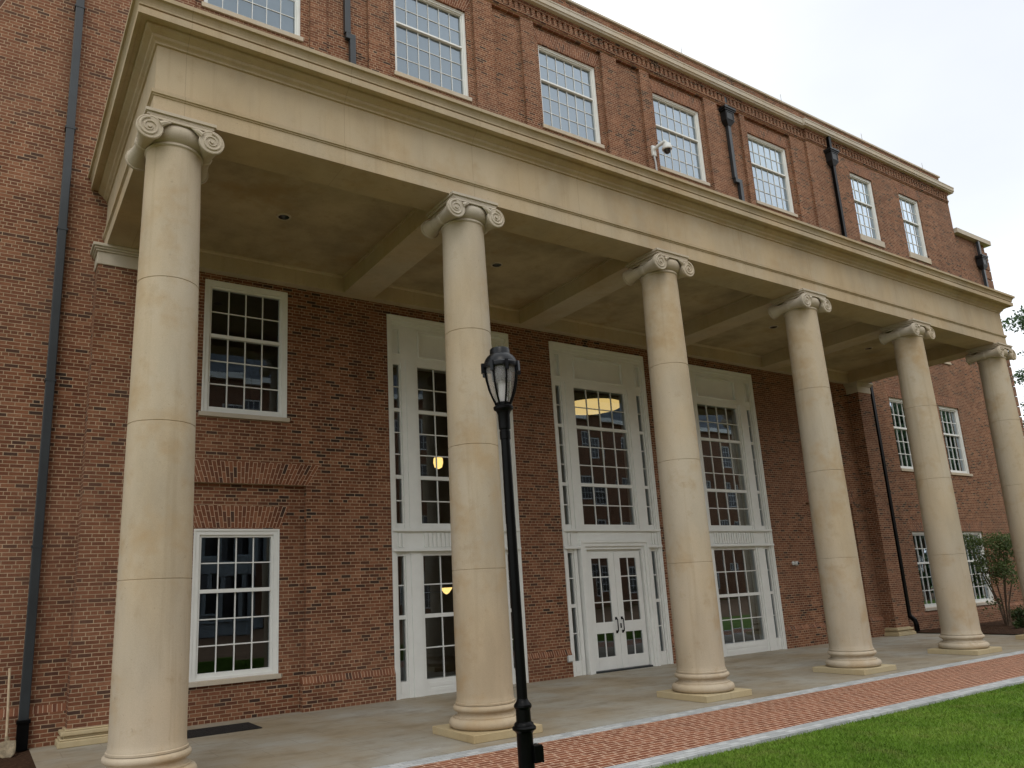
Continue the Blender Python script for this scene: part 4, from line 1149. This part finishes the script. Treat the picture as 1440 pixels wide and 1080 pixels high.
# ================================================================ hall across the lawn, mirrored in the panes
OB = empty('facing_building', (30, -40, 0)); tag(OB, 'brick hall with white windows across the lawn, seen mirrored in the panes', 'building')
ow = MB(); YO = -40.0
wx = [-6+5.2*i for i in range(23)]
fl_z = [(1.2, 4.0), (6.0, 8.8), (10.6, 13.4), (15.0, 17.8)]
fw = MB()
hol = [(-(x+1.0), -(x-1.0), a, b, 0.2) for x in wx for a, b in fl_z]
fw.panel(-114, 12, 0, 19.5, 40.0, hol, 0.2)
ow.v = [(-v[0], -v[1], v[2]) for v in fw.v]; ow.f = fw.f
ow.box(-12, 114, YO-14, YO-0.25, 0, 19.5)
ow.obj('wall', M['brick_far'], OB)
MB().box(-12.5, 114.5, YO-14, YO+0.45, 19.5, 19.95).obj('cornice', M['white'], OB)
rf = MB(); rf.prism([(YO+0.4, 19.95), (YO-4.5, 24.2), (YO-9.5, 24.2), (YO-14, 19.95)], -12, 114); rf.obj('roof', M['slate'], OB)
w0 = None
fm = MB(); fm.box(-1.0, 1.0, -0.16, -0.08, 0, 0.12).box(-1.0, 1.0, -0.16, -0.08, 2.66, 2.8).box(-1.0, -0.86, -0.16, -0.08, 0.12, 2.66).box(0.86, 1.0, -0.16, -0.08, 0.12, 2.66).box(-0.86, 0.86, -0.14, -0.1, 1.36, 1.44)
for k in (-0.43, 0, 0.43): fm.box(k-0.02, k+0.02, -0.135, -0.105, 0.12, 2.66)
for z in (0.74, 2.05): fm.box(-0.86, 0.86, -0.134, -0.104, z-0.02, z+0.02)
fo = fm.obj('window', M['white'], OB); go = MB().box(-0.87, 0.87, -0.15, -0.145, 0.11, 2.67).obj('glass', M['dark_plastic'], fo)
go.location = (0, 0, 0)
first = True
for x in wx:
    for a, b in fl_z:
        if first: o = fo; first = False
        else:
            o = fo.copy(); COL.objects.link(o); g_ = go.copy(); COL.objects.link(g_); g_.parent = o
        o.location = (x-30, 0.0, a)
# white bow bay facing the left porch windows
bw = MB(); bxc = 13.5
bw.lathe([(2.6, 0), (2.6, 0.9), (2.75, 0.95), (2.75, 1.05), (2.55, 1.1)], (bxc, YO, 0), 24); bw.lathe([(2.55, 4.2), (2.7, 4.25), (2.7, 5.2), (2.55, 5.3)], (bxc, YO, 0), 24); bw.lathe([(2.55, 8.4), (2.8, 8.5), (2.8, 9.1)], (bxc, YO, 0), 24)
for k in range(7):
    a = math.pi*k/6; px, py = bxc+2.5*math.cos(a), YO+2.5*math.sin(a)
    bw.box(px-0.14, px+0.14, py-0.14, py+0.14, 1.05, 8.45)
bw.obj('bow_window', M['bow'], OB)
MB().lathe([(2.4, 1.06), (2.4, 8.45)], (bxc, YO, 0), 24).obj('glass', M['dark_plastic'], OB)
MB().lathe([(2.85, 9.1), (1.6, 10.6), (0.1, 11.4)], (bxc, YO, 0), 24).obj('bay_roof', M['slate'], OB)

# ================================================================ grass
def grass():
    rng = np.random.default_rng(9)
    N = 300000
    x = rng.uniform(0.5, 30, N*3); y = -3.27-rng.uniform(0, 1, N*3)**1.15*7.5
    # keep blades dense near the camera and along the granite edge
    d = np.hypot(x-CP.x, y-CP.y); keep = rng.uniform(size=N*3) < np.clip((10.0/d)**1.6, 0.05, 1)*(x < 26)
    x, y = x[keep][:N], y[keep][:N]; n = len(x)
    h = rng.uniform(0.020, 0.045, n); a = rng.uniform(0, 6.283, n); w = rng.uniform(0.003, 0.006, n)*(1+np.hypot(x-CP.x, y-CP.y)*0.04)
    ln = rng.normal(0, 0.018, (n, 2))
    y = y+(rng.uniform(size=n) < 0.08)*rng.uniform(0, 0.05, n)
    z0 = np.full(n, -0.052)
    b1 = np.stack([x+np.cos(a)*w, y+np.sin(a)*w, z0], 1); b2 = np.stack([x-np.cos(a)*w, y-np.sin(a)*w, z0], 1)
    tp = np.stack([x+ln[:, 0], y+ln[:, 1], z0+h], 1)
    V = np.stack([b1, b2, tp], 1).reshape(-1, 3)
    me = bpy.data.meshes.new('grass')
    me.vertices.add(3*n); me.vertices.foreach_set('co', V.ravel()); me.loops.add(3*n); me.loops.foreach_set('vertex_index', np.arange(3*n))
    me.polygons.add(n); me.polygons.foreach_set('loop_start', np.arange(n)*3); me.polygons.foreach_set('loop_total', np.full(n, 3))
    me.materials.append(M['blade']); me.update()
    o = bpy.data.objects.new('grass', me); COL.objects.link(o)
    tag(o, 'short mown green grass of the lawn in front of the brick path', 'grass', kind='stuff')
grass()
